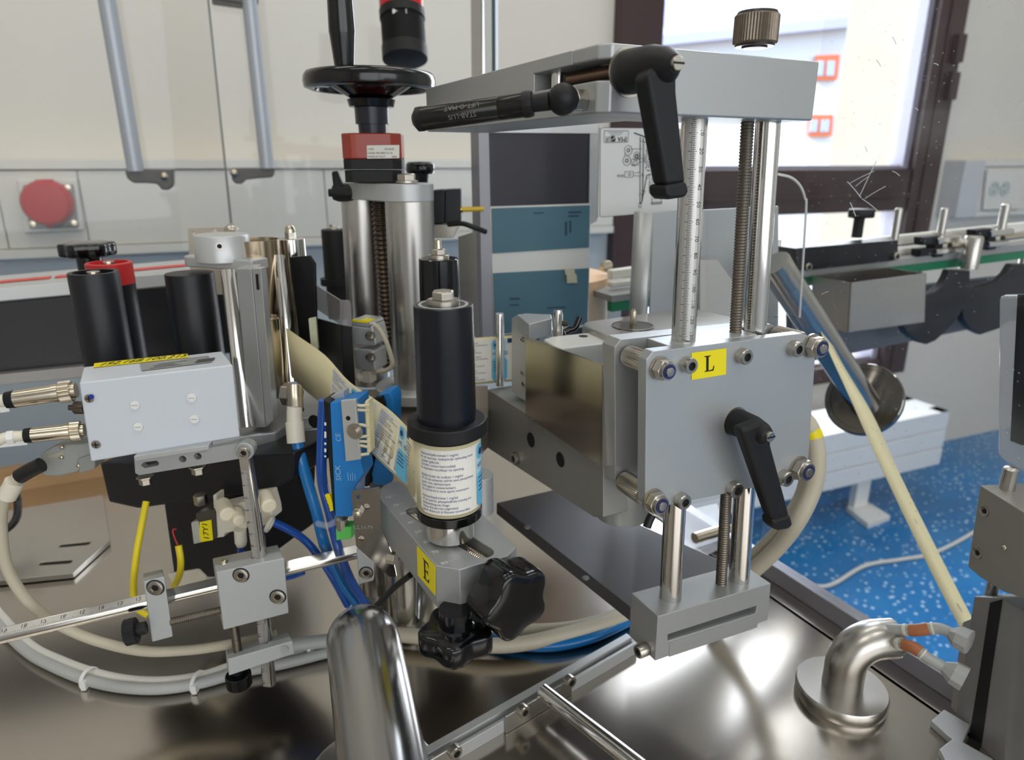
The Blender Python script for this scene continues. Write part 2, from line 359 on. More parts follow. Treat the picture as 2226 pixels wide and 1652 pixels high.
for x in (2160, 2183):
    m = M(); c = FP.at(x, 410, -.01); r = abs((FP.at(x+10, 410, -.01)-c).length); m.ring(c, -NW, r*.85, r, .004, 28); m.cyl(c, c-NW*.001, r*.86); m.build('socket_well', mat('well_grey', (188, 196, 190), .5), t)
    for dy in (-7, 7):
        m = M(); m.cyl(FP.at(x, 410+dy, -.012), FP.at(x, 410+dy, -.0125), r*.1, n=10); m.build('pin_hole', DARK, t)
# radiator
fp = PZ(1888, 1122, 0); RP = Pl(fp, NW)
rz0, rz1 = RP.at(2052, 1008).z, RP.at(2066, 893).z; RC = RP.at(2066, 893); RC.z = rz0
rl = -tx(RC, -EW, 1240); rd = tx(V((RC.x, RC.y, rz1)), NW, 1962)
t = thing('radiator', 'low white radiator with grooved front under the window', 'radiator', fp)
h = (rz1-rz0)
for i in range(3):
    m = M(); m.box(RC+Z*(h*(i/3)+.003)+EW*rl, -EW*rl, NW*.02, Z*(h/3-.006)); m.build('front_panel', WHITE, t, bev=.003)
m = M(); m.box(RC+EW*rl+NW*.008, -EW*rl, NW*(rd-.016), Z*h*.97); m.build('body', WHITE, t)
m = M(); m.box(RC+Z*h*.97+EW*rl, -EW*rl, NW*.06, Z*h*.03); m.box(RC+Z*h*.97+EW*rl+NW*(rd-.06), -EW*rl, NW*.06, Z*h*.03); m.box(RC+Z*h*.97-EW*.05, EW*.05, NW*rd, Z*h*.03); m.build('top_frame', WHITE, t, bev=.002)
m = M(); nsl = 70
for i in range(nsl): m.box(RC+Z*h*.972+EW*(rl*(i+.5)/nsl)+NW*.06, EW*.008, NW*(rd-.12), Z*h*.02)
o = m.build('grille', WHITE, t); o['kind'] = 'stuff'
m = M(); m.box(fp-EW*.035+NW*.04, EW*.07, NW*.03, Z*rz0); m.build('leg', WHITE, t, bev=.002)
m = M(); m.prism([PZ(x, y, 0) for x, y in ((1838, 1112), (1880, 1098), (1934, 1132), (1886, 1150))], Z*.022); m.build('foot', WHITE, t, bev=.002)
# white floor cable
m = M(); m.tube([PZ(x, y, .006) for x, y in ((1600, 1305), (1740, 1275), (1805, 1272), (1880, 1230), (1960, 1216), (2030, 1202), (2120, 1155), (2226, 1080))], .0065, 8, 8); tag(m.build('floor_cable', CABLEW), 'white cable lying across the blue speckled floor', 'cable')
# building across the street
bp = Pl(P(1600, 100, 16), D(4))
t = thing('neighbour_building', 'white building with orange framed windows outside', 'building', V((bp.at(1600, 400).x, bp.at(1600, 400).y, -3)))
m = M(); q = bp.poly([(1150, 60), (1700, 60), (1890, 45), (2300, 60)]); m.prism([V((q[0].x, q[0].y, -3))]+q+[V((q[-1].x, q[-1].y, -3))], bp.n*8); m.build('wall', OUTW, t)
m = M(); m.prism([bp.at(1150, 130, -.4), bp.at(1425, 100, -.4), bp.at(1880, 55, -.4), bp.at(1880, -60, 6), bp.at(1600, -10, 6), bp.at(1150, 70, 6)], Z*.2); m.build('roof', LAV, t)
for pts in ([(1772, 122), (1822, 120), (1816, 174), (1768, 174)], [(1757, 250), (1808, 250), (1804, 296), (1756, 296)]):
    m = M(); m.prism(bp.poly(pts), -bp.n*.12); f = m.build('window', ORW, t)
    (ax, ay), (bx, by) = pts[0], pts[2]; mx = (ax+bx)/2
    for a, b in ((ax+4, mx-3), (mx+4, bx-1)):
        m = M(); m.prism(bp.poly([(a, ay+10), (b, ay+10), (b-3, by-9), (a-3, by-9)], -.12), -bp.n*.03); m.build('pane', WGL, f)
m = M(); m.box(V((-60, 8, -3.2)), V((140, 0, 0)), V((0, 90, 0)), Z*.1); struct(m, 'ground_outside', mat('yard', (150, 148, 144), .9))
# ================================================================ table and surroundings
TZ = .88
def lerp(a, b, t): return a+(b-a)*t
T0 = PZ(1640, 1240, TZ)
def T(a, b, z=TZ): p = T0+E1*a+E2*b; return V((p.x, p.y, z))
bfar = (PZ(90, 1052, TZ)-T0).dot(E2)
seam = (PZ(1680, 1300, TZ)-T0).dot(E1)
t = thing('machine_table', 'brushed stainless steel table top carrying the labelling machine', 'table', T(-.5, 0, 0))
m = M(); m.box(T(-1.9, -.7, TZ-.03), E1*(1.9+seam-.0015), E2*(bfar+.7), Z*.03); m.build('top', TABLE, t, bev=.001)
m = M(); m.box(T(seam+.0015, -.7, TZ-.03), E1*(-seam-.0015), E2*(bfar+.7), Z*.03); m.build('edge_strip', TABLE, t, bev=.001)
m = M(); m.box(T(-1.88, -.68, .06), E1*1.84, E2*(bfar+.66), Z*(TZ-.092)); m.build('cabinet', BRUSH, t)
for a in (-1.8, -.1):
    for b in (-.6, bfar-.1):
        m = M(); m.cyl(T(a, b, 0), T(a, b, .06), .03); m.build('foot', BLKR, t)
m = M(); m.box(T(-1.9, bfar-.012, TZ), E1*tx(T(-1.9, bfar-.012, TZ), E1, 335), E2*.012, Z*.034); m.build('back_ledge', mat('tan_sheet', (172, 138, 98), .35, .4), t)
# slotted plate lying on the table, far left
m = M(); zz = TZ+.001
def slot(p, q, r, n=6):
    u = (q-p).normalized(); v = Z.cross(u)*r
    a0 = math.pi/2; return [p+(-u*math.sin(i*math.pi/n)*r+v*math.cos(i*math.pi/n)) for i in range(n+1)]+[q+(u*math.sin(i*math.pi/n)*r-v*math.cos(i*math.pi/n)) for i in range(n+1)]
m.prism([PZ(x, y, zz+.006) for x, y in ((-60, 1122), (224, 1076), (238, 1174), (158, 1246), (-60, 1268))], -Z*.006,
        [slot(PZ(135, 1186, zz+.006), PZ(190, 1181, zz+.006), .0035), slot(PZ(92, 1225, zz+.006), PZ(150, 1221, zz+.006), .0035)])
tag(m.build('slotted_plate', BRUSH, bev=.0006), 'flat steel plate with two slots lying on the table', 'plate')
# elbow pipe on a round flange, right front
def elbow(c, rf, hf, rt, hz, R, out, L, name, label):
    t = thing(name, label, 'pipe', c)
    m = M(); m.lathe(c, Z, [(0, 0), (0, rf*.985), (.001, rf), (hf-.002, rf), (hf, rf*.97), (hf, 0)], 48); m.build('flange', BRUSH, t, sharp=30)
    pts = [c+Z*hf, c+Z*(hz-R)]+[c+Z*(hz-R)+out*(R*(1-math.cos(a)))+Z*(R*math.sin(a)) for a in [math.pi/2*i/14 for i in range(1, 15)]]+[c+Z*hz+out*(R+L)]
    m = M(); m.tube(pts, rt, 40); m.build('bend', BRUSH, t, sharp=60)
    e = pts[-1]; m = M(); m.ring(e-out*.0004, out, rt*.86, rt, .0012, 40); m.build('rim', SILV, t)
    m = M(); m.lathe(e+out*.0006, out, [(0, 0), (0, rt*.87), (.0003, rt*.87), (.0003, 0)], 40); m.build('mouth', DARK, t)
    return t, e
c = PZ(1826, 1512, TZ); rf = pxl(c, 93); rt = pxl(c, 41); out = D(84)
hz = ty(c, Z, 1394); L_ = tx(c+Z*hz, out, 1940)
tE, mouth = elbow(c, rf, .011, rt, hz, rt*1.55, out, L_-rt*1.55, 'elbow_pipe', 'brushed steel elbow pipe on round flange with cables leaving it')
# big elbow in front: leaves the table and bends towards the camera
t = thing('bent_pipe', 'large polished steel pipe bending towards the camera at the bottom edge', 'pipe', PZ(800, 1500, TZ))
pn = P(836, 1680, .345); pf = P(795, 1425, .415); rt = .0222
u = (pn-pf).normalized(); R = .034; pts = []
c0 = pf
for i in range(13):
    a = math.pi/2*i/12; pts.append(c0+(-u*math.sin(a)*R)-Z*(R*(1-math.cos(a))))
pts = [V((pts[-1].x, pts[-1].y, TZ))]+pts[::-1]+[pf+(pn-pf)*.5, pn, pn+u*.08]
m = M(); m.tube(pts, rt, 48); m.build('bend', mat('polished_pipe', (160, 159, 158), .21, 1, noise=.06, nscale=10, rnoise=.05), t, sharp=60)
m = M(); b = pts[0]; m.lathe(b, Z, [(0, 0), (0, .045), (.01, .045), (.011, .043), (.011, 0)], 40); m.build('flange', BRUSH, t)
# aluminium rail on the table with screw plates and a rod
ra = PZ(700, 1752, TZ+.012); rb = PZ(1362, 1378, TZ+.012); ru = (rb-ra).normalized(); rn = V((ru.y, -ru.x, 0)); rL = (rb-ra).length
t = thing('guide_rail', 'grooved aluminium rail crossing the table with two screwed plates', 'rail', V((ra.x, ra.y, TZ)))
m = M(); h = .013
m.box(ra-Z*.012, ru*rL, rn*.007, Z*h); m.box(ra+rn*.007-Z*.012, ru*rL, rn*.004, Z*h*.55); m.box(ra+rn*.011-Z*.012, ru*rL, rn*.003, Z*h*.9)
m.build('profile', ALU_L, t, bev=.0005)
def plate(s0, s1):
    m = M(); o = ra+ru*s0+rn*.0145-Z*.0118; m.box(o, ru*(s1-s0), rn*.002, Z*.017); m.build('screw_plate', BRUSH, t, bev=.0008)
    return o+rn*.002+Z*.0085
RPL = Pl(ra+rn*.0165, rn)
sA, sB = [(RPL.at(x, y)-ra).dot(ru) for x, y in ((1100, 1545), (1245, 1462))]
oo = plate(sA, sB)
sC, sD = [(RPL.at(x, y)-ra).dot(ru) for x, y in ((900, 1660), (998, 1606))]
plate(sC, sD)
def cap_screw(parent, p, ax, r, h, name='cap_screw', mt=None, sock=True):
    m = M(); m.lathe(p, ax, [(0, 0), (0, r*.97), (h*.08, r), (h*.86, r), (h, r*.9), (h, r*.55), (h*.55, r*.55), (h*.55, 0)] if sock else [(0, 0), (0, r), (h*.85, r), (h, r*.88), (h, 0)], 24)
    o = m.build(name, mt or BOLT, parent, sharp=30)
    if sock:
        m = M(); m.lathe(p+ax*(h*.56), ax, [(0, 0), (0, r*.5), (h*.1, r*.5), (h*.1, 0)], 6); m.build('hex_socket', DARK, o)
    return o
for x, y in ((1132, 1540), (1233, 1476), (984, 1628)): cap_screw(t, RPL.at(x, y), rn, .0050, .006)
p0 = RPL.at(1180, 1503); p1 = PZ(1420, 1690, p0.z-CAM.z+1.3)
m = M(); m.cyl(p0, p1, .0062, n=28); m.build('rod', CHROME, t)
# plastic guard along the right edge of the table
t = thing('guard_screen', 'scratched clear plastic guard panel standing along the right table edge', 'guard panel', T(.004, 0, 0))
m = M(); m.box(T(.004, -.55, .90), E1*.006, E2*.55, Z*1.0); m.build('sheet', GLASSS, t)
m = M(); m.box(T(.001, -.55, TZ-.028), E1*.014, E2*.9, Z*.046); m.build('bottom_rail', mat('rail_grey', (168, 168, 178), .35, .6), t, bev=.001)
GPl = Pl(T(.0035, 0, TZ), E1)
m = M()
for a_, b_ in (((1868, 428), (1905, 350)), ((1872, 430), (1842, 395)), ((1874, 432), (1910, 460)), ((1940, 372), (1956, 382)), ((1860, 405), (1888, 384)), ((1848, 398), (1900, 372)), ((1940, 80), (1948, 96)), ((1880, 318), (1885, 330)), ((1905, 130), (1915, 145)), ((1988, 235), (1996, 240)), ((1860, 470), (1848, 440)), ((1880, 432), (1925, 405)), ((2196, 1), (2204, 8)), ((2030, 138), (2040, 142)), ((1786, 640), (1800, 634)), ((2060, 300), (2066, 304))):
    p_, q_ = GPl.at(*a_), GPl.at(*b_); m.tube([p_, lerp(p_, q_, .5)+Z*.0004, q_], .00028, 5, 3)
tag(m.build('scratches', mat('scratch_white', (226, 228, 234), .7), t), None, None, None, 'stuff')
# clear sheet with a rounded corner behind the spindles
gp = Pl(P(1700, 550, .66), E2)
out_ = [(1540, 376), (1690, 378), (1720, 386), (1740, 405), (1750, 432), (1752, 460), (1738, 690), (1540, 690)]
m = M(); q = gp.poly(out_); m.prism(q, E2*.004); t = thing('guard_sheet', 'clear plastic sheet with rounded corner behind the threaded spindle', 'guard panel', gp.at(1640, 690))
m.build('sheet', GLASS, t)
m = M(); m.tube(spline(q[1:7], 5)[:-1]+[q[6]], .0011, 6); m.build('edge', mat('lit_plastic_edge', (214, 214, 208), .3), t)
# ================================================================ conveyor on the right
EC = D(64.5); NC = D(-25.5); CP0 = P(1960, 735, 1.08); CP = Pl(CP0, NC)
def cbx(m, poly, dpt, off=0): return m.prism(CP.poly(poly, off), NC*dpt)
t = thing('conveyor', 'grey bottle conveyor with green edge strip running off to the right', 'conveyor', V((CP0.x, CP0.y, .7)))
m = M(); cbx(m, [(1722, 652), (2226, 596), (2500, 560), (2500, 634), (2226, 692), (1722, 795)], .012); m.build('side_plate', mat('conveyor_grey', (98, 102, 108), .4, .4), t, bev=.001)
m = M(); cbx(m, [(1330, 657), (1722, 606), (1922, 582), (2226, 546), (2500, 515), (2500, 532), (2226, 562), (1922, 600), (1722, 626), (1330, 678)], .01, -.004); m.build('edge_strip', GREEN, t)
m = M(); cbx(m, [(1330, 643), (1722, 592), (2226, 530), (2500, 500), (2500, 515), (2226, 545), (1722, 606), (1330, 657)], .09, -.006); m.build('belt', mat('belt_grey', (150, 150, 148), .45), t)
for off, a, b in ((.03, ((1330, 588), (1690, 540), (2226, 484), (2500, 455)), 20), (.02, ((1330, 614), (1690, 570), (2226, 512), (2500, 484)), 13)):
    m = M(); cbx(m, list(a)+[(x, y+b) for x, y in reversed(a)], .012, off); m.build('guide_rail', mat('guide_rail_white', (222, 220, 212), .4), t, bev=.002)
m = M(); cbx(m, [(1728, 540), (1953, 522), (1952, 566), (1735, 590)], .03, -.02); bl = m.build('guide_block', BLK, t, bev=.001)
for x, y in ((1752, 580), (1943, 557)): cap_screw(bl, CP.at(x, y, -.02), -NC, pxl(CP.at(x, y), 9), .006, 'screw')
for x, y0, y1, hw in ((1944, 452, 520, 8), (2043, 452, 520, 8), (2175, 443, 505, 9), (1686, 520, 570, 7), (2219, 502, 590, 8)):
    b = CP.at(x, y1, .02); m = M(); hh = ty(b, Z, y0); r = pxl(b, hw); m.lathe(b, Z, [(0, 0), (0, r), (hh-.002, r), (hh, r*.7), (hh, 0)], 18); m.build('post', BRUSH, t)
b = CP.at(2105, 584, -.03); hh = ty(b, Z, 513); r = pxl(b, 18); m = M(); m.lathe(b, Z, [(0, 0), (0, r), (hh-.003, r), (hh, r*.85), (hh, 0)], 24); pb = m.build('clamp_post', BRUSH, t)
m = M(); q = b+Z*hh*.65-NC*r*.55+EC*r*.85; m.cyl(q, q+EC*.004-NC*.003, r*.22, n=14); m.build('cross_hole', DARK, pb)
for (x, y) in ((2035, 530), (2150, 514)):
    for dx, dy, w_, h_, mt in ((-28, -14, 36, 18, BLKM), (-34, 12, 44, 16, BLKM), (6, -12, 50, 14, SILV), (2, 12, 42, 12, SILV), (-2, -4, 18, 34, BLKM)):
        m = M(); cbx(m, [(x+dx, y+dy), (x+dx+w_, y+dy-w_*.11), (x+dx+w_, y+dy+h_-w_*.11), (x+dx, y+dy+h_)], .016, -.012 if mt is BLKM else -.016); m.build('rail_clamp', mt, t, bev=.0015)
    m = M(); m.cyl(CP.at(x+30, y+4, -.02), CP.at(x+95, y-4, -.02), pxl(CP0, 6)); m.build('cross_rod', NICK, t)
# three-lobed knob on the conveyor rail
def star_knob(name, label, c, ax, R, h, lobes, stem_r, stem_h, mt=BLKG, depth=.16, group=None, dome=.15):
    t = thing(name, label, 'knob', c, group); u, v, ax = basis(ax); n = lobes*16; m = M()
    rr = [R*(1-depth*.5+depth*.5*math.cos(lobes*2*math.pi*i/n)) for i in range(n)]
    lev = [(stem_h, .90), (stem_h+h*.04, .96), (stem_h+h*.12, 1), (stem_h+h*.82, 1), (stem_h+h*.92, .98), (stem_h+h*.98, .93), (stem_h+h, .87), (stem_h+h*(1+dome*.3), .5)]
    vs = []; fs = []
    for tt, k in lev: vs += [c+ax*tt+(u*math.cos(2*math.pi*i/n)+v*math.sin(2*math.pi*i/n))*rr[i]*k for i in range(n)]
    for j in range(len(lev)-1): fs += [(j*n+i, j*n+(i+1) % n, (j+1)*n+(i+1) % n, (j+1)*n+i) for i in range(n)]
    fs.append(tuple(range(n-1, -1, -1))); K = (len(lev)-1)*n
    vs += [c+ax*(stem_h+h*(1+dome*.5)), ]; fs += [(K+i, K+(i+1) % n, len(vs)-1) for i in range(n)]
    m.add(vs, fs); m.build('grip', mt, t, sharp=50)
    m = M(); m.lathe(c, ax, [(0, 0), (0, stem_r), (stem_h*.9, stem_r), (stem_h*1.02, stem_r*1.15), (stem_h*1.02, 0)], 28); m.build('stem', mt, t)
    return t
b = CP.at(1862, 516, .03); s_ = pxl(b, 1)
star_knob('star_knob', 'small black three-lobed knob on the white conveyor rail', b, Z, 29*s_, 18*s_, 3, 11*s_, 42*s_, BLKM, .2)
# stainless tray hanging on the conveyor
tp = Pl(P(1930, 660, .92), NC); t = thing('tray', 'open stainless steel tray mounted in front of the conveyor', 'tray', tp.at(1930, 715))
q = tp.poly([(1850, 615), (2014, 594), (2010, 701), (1844, 724)]); dp = tx(q[0], NC, 1768); th = .0015
m = M(); m.prism(q, NC*th); m.build('front', BRUSH, t)
m = M(); m.prism([q[0], q[3], q[3]+NC*dp, q[0]+NC*dp], (q[1]-q[0]).normalized()*th); m.build('side', BRUSH, t)
m = M(); m.prism([q[1], q[2], q[2]+NC*dp, q[1]+NC*dp], (q[0]-q[1]).normalized()*th); m.build('side', BRUSH, t)
m = M(); m.prism([q[3], q[2], q[2]+NC*dp, q[3]+NC*dp], Z*th); m.build('bottom', BRUSH, t)
m = M(); m.prism([x+NC*dp for x in q], NC*th); m.build('back', BRUSH, t)
# curved black bottle guides
g = [((2066, 586), (2110, 588), (2108, 640), (2094, 672), (2075, 702), (2053, 724), (2034, 741), (2015, 749), (1990, 742), (1972, 726), (1962, 705), (1962, 690), (2014, 640), (2034, 634), (2050, 620), (2060, 602)),
     ((2202, 574), (2240, 574), (2230, 650), (2208, 690), (2172, 715), (2132, 728), (2108, 716), (2094, 694), (2092, 660), (2100, 634), (2140, 622), (2170, 612), (2190, 594))]
for pts, dd, lb in ((g[0], 1.0, 'black curved guide disc hanging beside the steel tray'), (g[1], 1.03, 'black curved guide disc half hidden behind the column on the right')):
    pl = Pl(P(2050, 680, dd), NC); m = M(); m.prism(pl.poly(pts), NC*.012); tag(m.build('guide_disc', BLK, bev=.002), lb, 'guide', None)
# diagonal steel tube with round flange
c = P(1876, 867, .80); ax = (CAM-c).normalized()*.75+V((-.35, 0, .25)); ax.normalize(); r = pxl(c, 80)
t = thing('flanged_tube', 'polished steel tube slanting down to a round mirror flange', 'pipe', c)
m = M(); m.lathe(c, ax, [(-.008, 0), (-.008, r*.97), (-.006, r), (0, r), (.0015, r*.97), (.0015, r*.84), (.0005, r*.83), (.0005, 0)], 56); m.build('flange', mat('dark_mirror', (116, 112, 108), .1, 1), t, sharp=30)
m = M(); m.cyl(c+V((.008, 0, -.012)), P(1682, 572, .70), .0165, n=36); m.build('tube', mat('tube_steel', (172, 169, 164), .22, 1, rnoise=.05, nscale=30), t)
# cream backing paper running down to the right
L0 = [(1768, 640, .735), (1774, 690, .73), (1800, 760, .72), (1850, 870, .70), (1908, 1000, .68), (2020, 1235, .645), (2092, 1375, .62)]
L1 = [(1780, 655, .75), (1790, 705, .745), (1830, 788, .73), (1899, 905, .705), (1958, 1035, .68), (2060, 1240, .645), (2130, 1375, .62)]
A_ = spline([P(*q) for q in L0], 6); B_ = spline([P(*q) for q in L1], 6)
m = M(); m.strip(A_, B_); ln = m.build('backing_paper', LINER, solid=.0003); tag(ln, 'empty cream backing paper strip hanging diagonally before the blue floor', 'paper strip')
# small print on the strip
for k in (20, 27, 33):
    o = A_[k].lerp(B_[k], .5); dx = (A_[k+1]-A_[k]).normalized(); dy = (B_[k]-A_[k]).normalized(); nn = dx.cross(dy); nn = nn if nn.dot(CAM-o) > 0 else -nn
    m = M(); m.text('A0051', .0032, lambda x, y: o+dx*x+dy*y+nn*.0005); m.build('print', GREYP, ln)
# ================================================================ sensor column at the right edge
SP = Pl(P(2150, 1150, .50), D(84))
t = thing('sensor_column', 'grey aluminium sensor column standing at the right edge of the table', 'sensor column', PZ(2140, 1600, TZ))
nrm = D(84)
m = M(); m.prism(SP.poly([(2130, 1054), (2260, 1134), (2252, 1310), (2178, 1285), (2130, 1255), (2103, 1232)]), nrm*.05); bk = m.build('clamp_block', mat('block_grey', (146, 143, 138), .42, .15), t, bev=.001)
for x, y in ((2140, 1111), (2125, 1202)):
    m = M(); q = SP.at(x, y); r = pxl(q, 13); m.lathe(q, -nrm, [(-.002, 0), (-.002, r), (.0008, r), (.001, r*.9), (.0002, r*.45), (.0002, 0)], 24); f = m.build('screw', BOLT, bk)
    m = M(); m.lathe(q-nrm*.0003, -nrm, [(0, 0), (0, r*.42), (.0003, r*.42), (.0003, 0)], 6); m.build('hex_socket', DARK, f)
m = M(); q = SP.at(2184, 1190); m.ball(q, pxl(q, 7), 12, 6); m.build('pin', NICK, bk)
b = SP.at(2186, 1072, .015); hh = ty(b, Z, 1016); r = pxl(b, 15); m = M(); m.lathe(b, Z, [(0, 0), (0, r), (hh*.94, r), (hh, r*.8), (hh+.001, 0)], 24); m.build('sensor_barrel', BRUSH, t)
m = M(); m.lathe(b-Z*.001, Z, [(0, 0), (0, r*1.03), (.002, r*1.03), (.002, 0)], 24); m.build('ring', BLKR, t)
b = SP.at(2150, 1310, .02); hh = ty(b, Z, 1262); m = M(); m.cyl(b, b+Z*hh, pxl(b, 12)); m.build('shaft', SILV, t)
S2 = Pl(SP.at(2150, 1400, .006), nrm)
m = M(); m.prism(S2.poly([(2117, 1296), (2175, 1300), (2226, 1330), (2260, 1350), (2226, 1700), (2115, 1655), (2068, 1608)]), nrm*.045); pr = m.build('profile', mat('profile_grey', (150, 149, 147), .4, .4), t, bev=.001)
m = M(); m.prism(S2.poly([(2152, 1310), (2178, 1303), (2150, 1490), (2128, 1652), (2100, 1640), (2128, 1470)], -.0006), nrm*.0006); m.build('groove_insert', BLKM, pr)
m = M(); m.prism(S2.poly([(2092, 1352), (2120, 1340), (2112, 1420), (2086, 1580), (2064, 1545)], .004), nrm*.03); m.build('cable_block', ALU, t, bev=.001)
m = M(); m.prism(S2.poly([(2208, 1300), (2240, 1300), (2226, 1700), (2180, 1690)], -.02), nrm*.005); m.build('cover_sheet', GLASS, t)
m = M(); m.prism(S2.poly([(2168, 640), (2260, 640), (2260, 1050), (2185, 1008), (2165, 990)], .03), nrm*.03); m.build('upper_cover', mat('frosted_cover', (190, 194, 198), .25, 0, alpha=.55), t, bev=.004)
m = M(); m.prism(S2.poly([(2212, 640), (2260, 640), (2260, 990), (2222, 968), (2196, 958)], .028), nrm*.002); m.build('upper_groove', BLKM, t)
for pts in (((2024, 1566), (2052, 1541), (2110, 1575), (2090, 1618), (2062, 1600)), ((2042, 1627), (2075, 1602), (2160, 1650), (2130, 1700), (2060, 1662))):
    m = M(); m.prism([PZ(x, y, TZ+.006) for x, y in pts], -Z*.006); m.build('foot_plate', ALU_L, t, bev=.0008)
# grey signal cables with orange markers from the elbow pipe
for pa, ob, lb in (((mouth+D(84)*-.01+Z*.010, P(1985, 1370, .535), P(2040, 1366, .525), P(2082, 1384, .515)), (.30, .55), 'grey sensor cable with orange marker, upper of the two at the elbow pipe'),
                   ((mouth+D(84)*-.01-Z*.002, P(1978, 1405, .53), P(2020, 1432, .52), P(2072, 1462, .51)), (.28, .52), 'grey sensor cable with orange marker, lower of the two at the elbow pipe')):
    t = thing('sensor_cable', lb, 'cable', pa[1]); s = spline(pa, 10); n = len(s)
    m = M(); m.tube(s, .0042, 14); m.build('sheath', CABLEG, t)
    i0, i1 = int(n*ob[0]), int(n*ob[1]); m = M(); m.tube(s[i0:i1], .0047, 14); m.build('marker_sleeve', ORNG, t)
    m = M(); m.tube(s[i1:i1+2], .0048, 14); m.tube(s[i0-2:i0], .0048, 14); m.build('collar', PVC, t)
    m = M(); u = (s[-1]-s[-3]).normalized(); m.tube([s[-5], s[-3], s[-1], s[-1]+u*.008], lambda q: .0045+.005*min(1, q*1.3), 8); m.build('plug', CABLEG, t, sharp=25)
# ================================================================ right-hand lifting unit
def PY(x, y, Y): return PL(x, y, V((0, Y, 0)), V((0, 1, 0)))
R1 = PY(1479, 745, .43); R2 = R1+E1*tx(R1, E1, 1636); RS = R1+E1*tx(R1, E1, 1601)
def knurl(m, p, ax, r, h, n=60, d=.04):
    u, v, ax = basis(ax); N = n*2
    vs = []
    for t, k in ((0, .93), (h*.06, 1), (h*.94, 1), (h, .93)):
        vs += [p+ax*t+(u*math.cos(2*math.pi*i/N)+v*math.sin(2*math.pi*i/N))*r*k*(1-(i % 2)*d) for i in range(N)]
    fs = [(j*N+i, j*N+(i+1) % N, (j+1)*N+(i+1) % N, (j+1)*N+i) for j in range(3) for i in range(N)]
    fs += [tuple(range(N-1, -1, -1)), tuple(3*N+i for i in range(N))]; return m.add(vs, fs)
def thread(m, p0, p1, r, pitch, dp=.12, n=18):
    L = (p1-p0).length; k = max(2, int(L/pitch)); prof = [(0, 0), (0, r*(1-dp))]
    for i in range(k):
        a = L*i/k; s = L/k; prof += [(a+s*.15, r*(1-dp)), (a+s*.4, r), (a+s*.6, r), (a+s*.85, r*(1-dp))]
    prof += [(L, r*(1-dp)), (L, 0)]; return m.lathe(p0, p1-p0, prof, n)
def lerp(a, b, t): return a+(b-a)*t
# guide rods
r1 = pxl(R1, 26)
rt1, rb1 = PY(1511, 240, R1.y), PY(1457, 1300, R1.y)
t = thing('guide_rod', 'steel guide rod with black millimetre scale, left of the threaded spindle', 'rod', rb1)
m = M(); m.cyl(rb1, rt1, r1, n=40); rod = m.build('shaft', CHROME, t)
ax = (rt1-rb1).normalized()
def onrod(z, r): k = (z-rb1.z)/(rt1.z-rb1.z); return lerp(rb1, rt1, k)
fc = (CAM-R1); fc.z = 0; fc.normalize(); sd = V((-fc.y, fc.x, 0)); sd = sd if sd.x > 0 else -sd
def cylmap(c, r, f, s, off=.00012):
    return lambda u, v: c+(f*math.cos(u/r)+s*math.sin(u/r))*(r+off)+ax*v
z10 = PY(1508, 290, R1.y).z; z130 = PY(1481, 725, R1.y).z; mmz = (z10-z130)/120
m = M(); fn = cylmap(onrod(z10, 0), r1, fc, sd)
m.rect(lambda u, v: cylmap(onrod(z10, 0), r1, fc, sd, .00006)(u, v), -r1*.75, -122.5*mmz+0, r1*.95, 11*mmz, 8)
m.build('scale_strip', mat('scale_steel', (196, 194, 190), .35, .6), rod, rec=False)
m = M()
for k in range(1, 133):
    v = (10-k)*mmz; a = -.0028 if k % 10 == 0 else (-.002 if k % 5 == 0 else -.0012)
    m.rect(fn, a, v-.00016, .0022 if k % 10 == 0 else .0016, v+.00016, 3)
for k in range(10, 131, 10):
    v = (10-k)*mmz; m.text(str(k), .0038, lambda x, y: fn(.0039+y, v-x), .5)
m.build('scale_marks', INK, rod, rec=False)
rt2, rb2 = PY(1671, 245, R2.y), PY(1606, 1262, R2.y)
t = thing('guide_rod', 'plain polished steel guide rod, right of the threaded spindle', 'rod', rb2)
m = M(); m.cyl(rb2, rt2, pxl(R2, 24.5), n=40); m.build('shaft', CHROME, t)
# threaded spindle with knurled knob
st, sb = PY(1640, 102, RS.y), PY(1567, 1275, RS.y)
t = thing('threaded_spindle', 'threaded steel spindle with dark knurled knob above the grey arm', 'spindle', sb)
m = M(); thread(m, sb, PY(1627, 235, RS.y), pxl(RS, 13.5), .0019); m.build('thread', THREAD, t, sharp=80)
s_ = pxl(st, 1); m = M(); hk = ty(st, Z, 26)
knurl(m, st+Z*hk*.07, Z, 47*s_, hk*.86, 46); m.build('knurled_knob', mat('worn_knurl', (120, 110, 98), .4, .9, noise=.25, nscale=300), t, sharp=20)
m = M(); m.lathe(st, Z, [(hk*.93, 0), (hk*.93, 43*s_), (hk, 41*s_), (hk, 0)], 40); m.lathe(st, Z, [(-hk*.05, 0), (-hk*.05, 27*s_), (hk*.0, 27*s_), (hk*.0, 41*s_), (hk*.07, 42*s_), (hk*.07, 0)], 30); m.build('knob_cap', mat('dark_steel', (70, 64, 62), .35, .8), t)
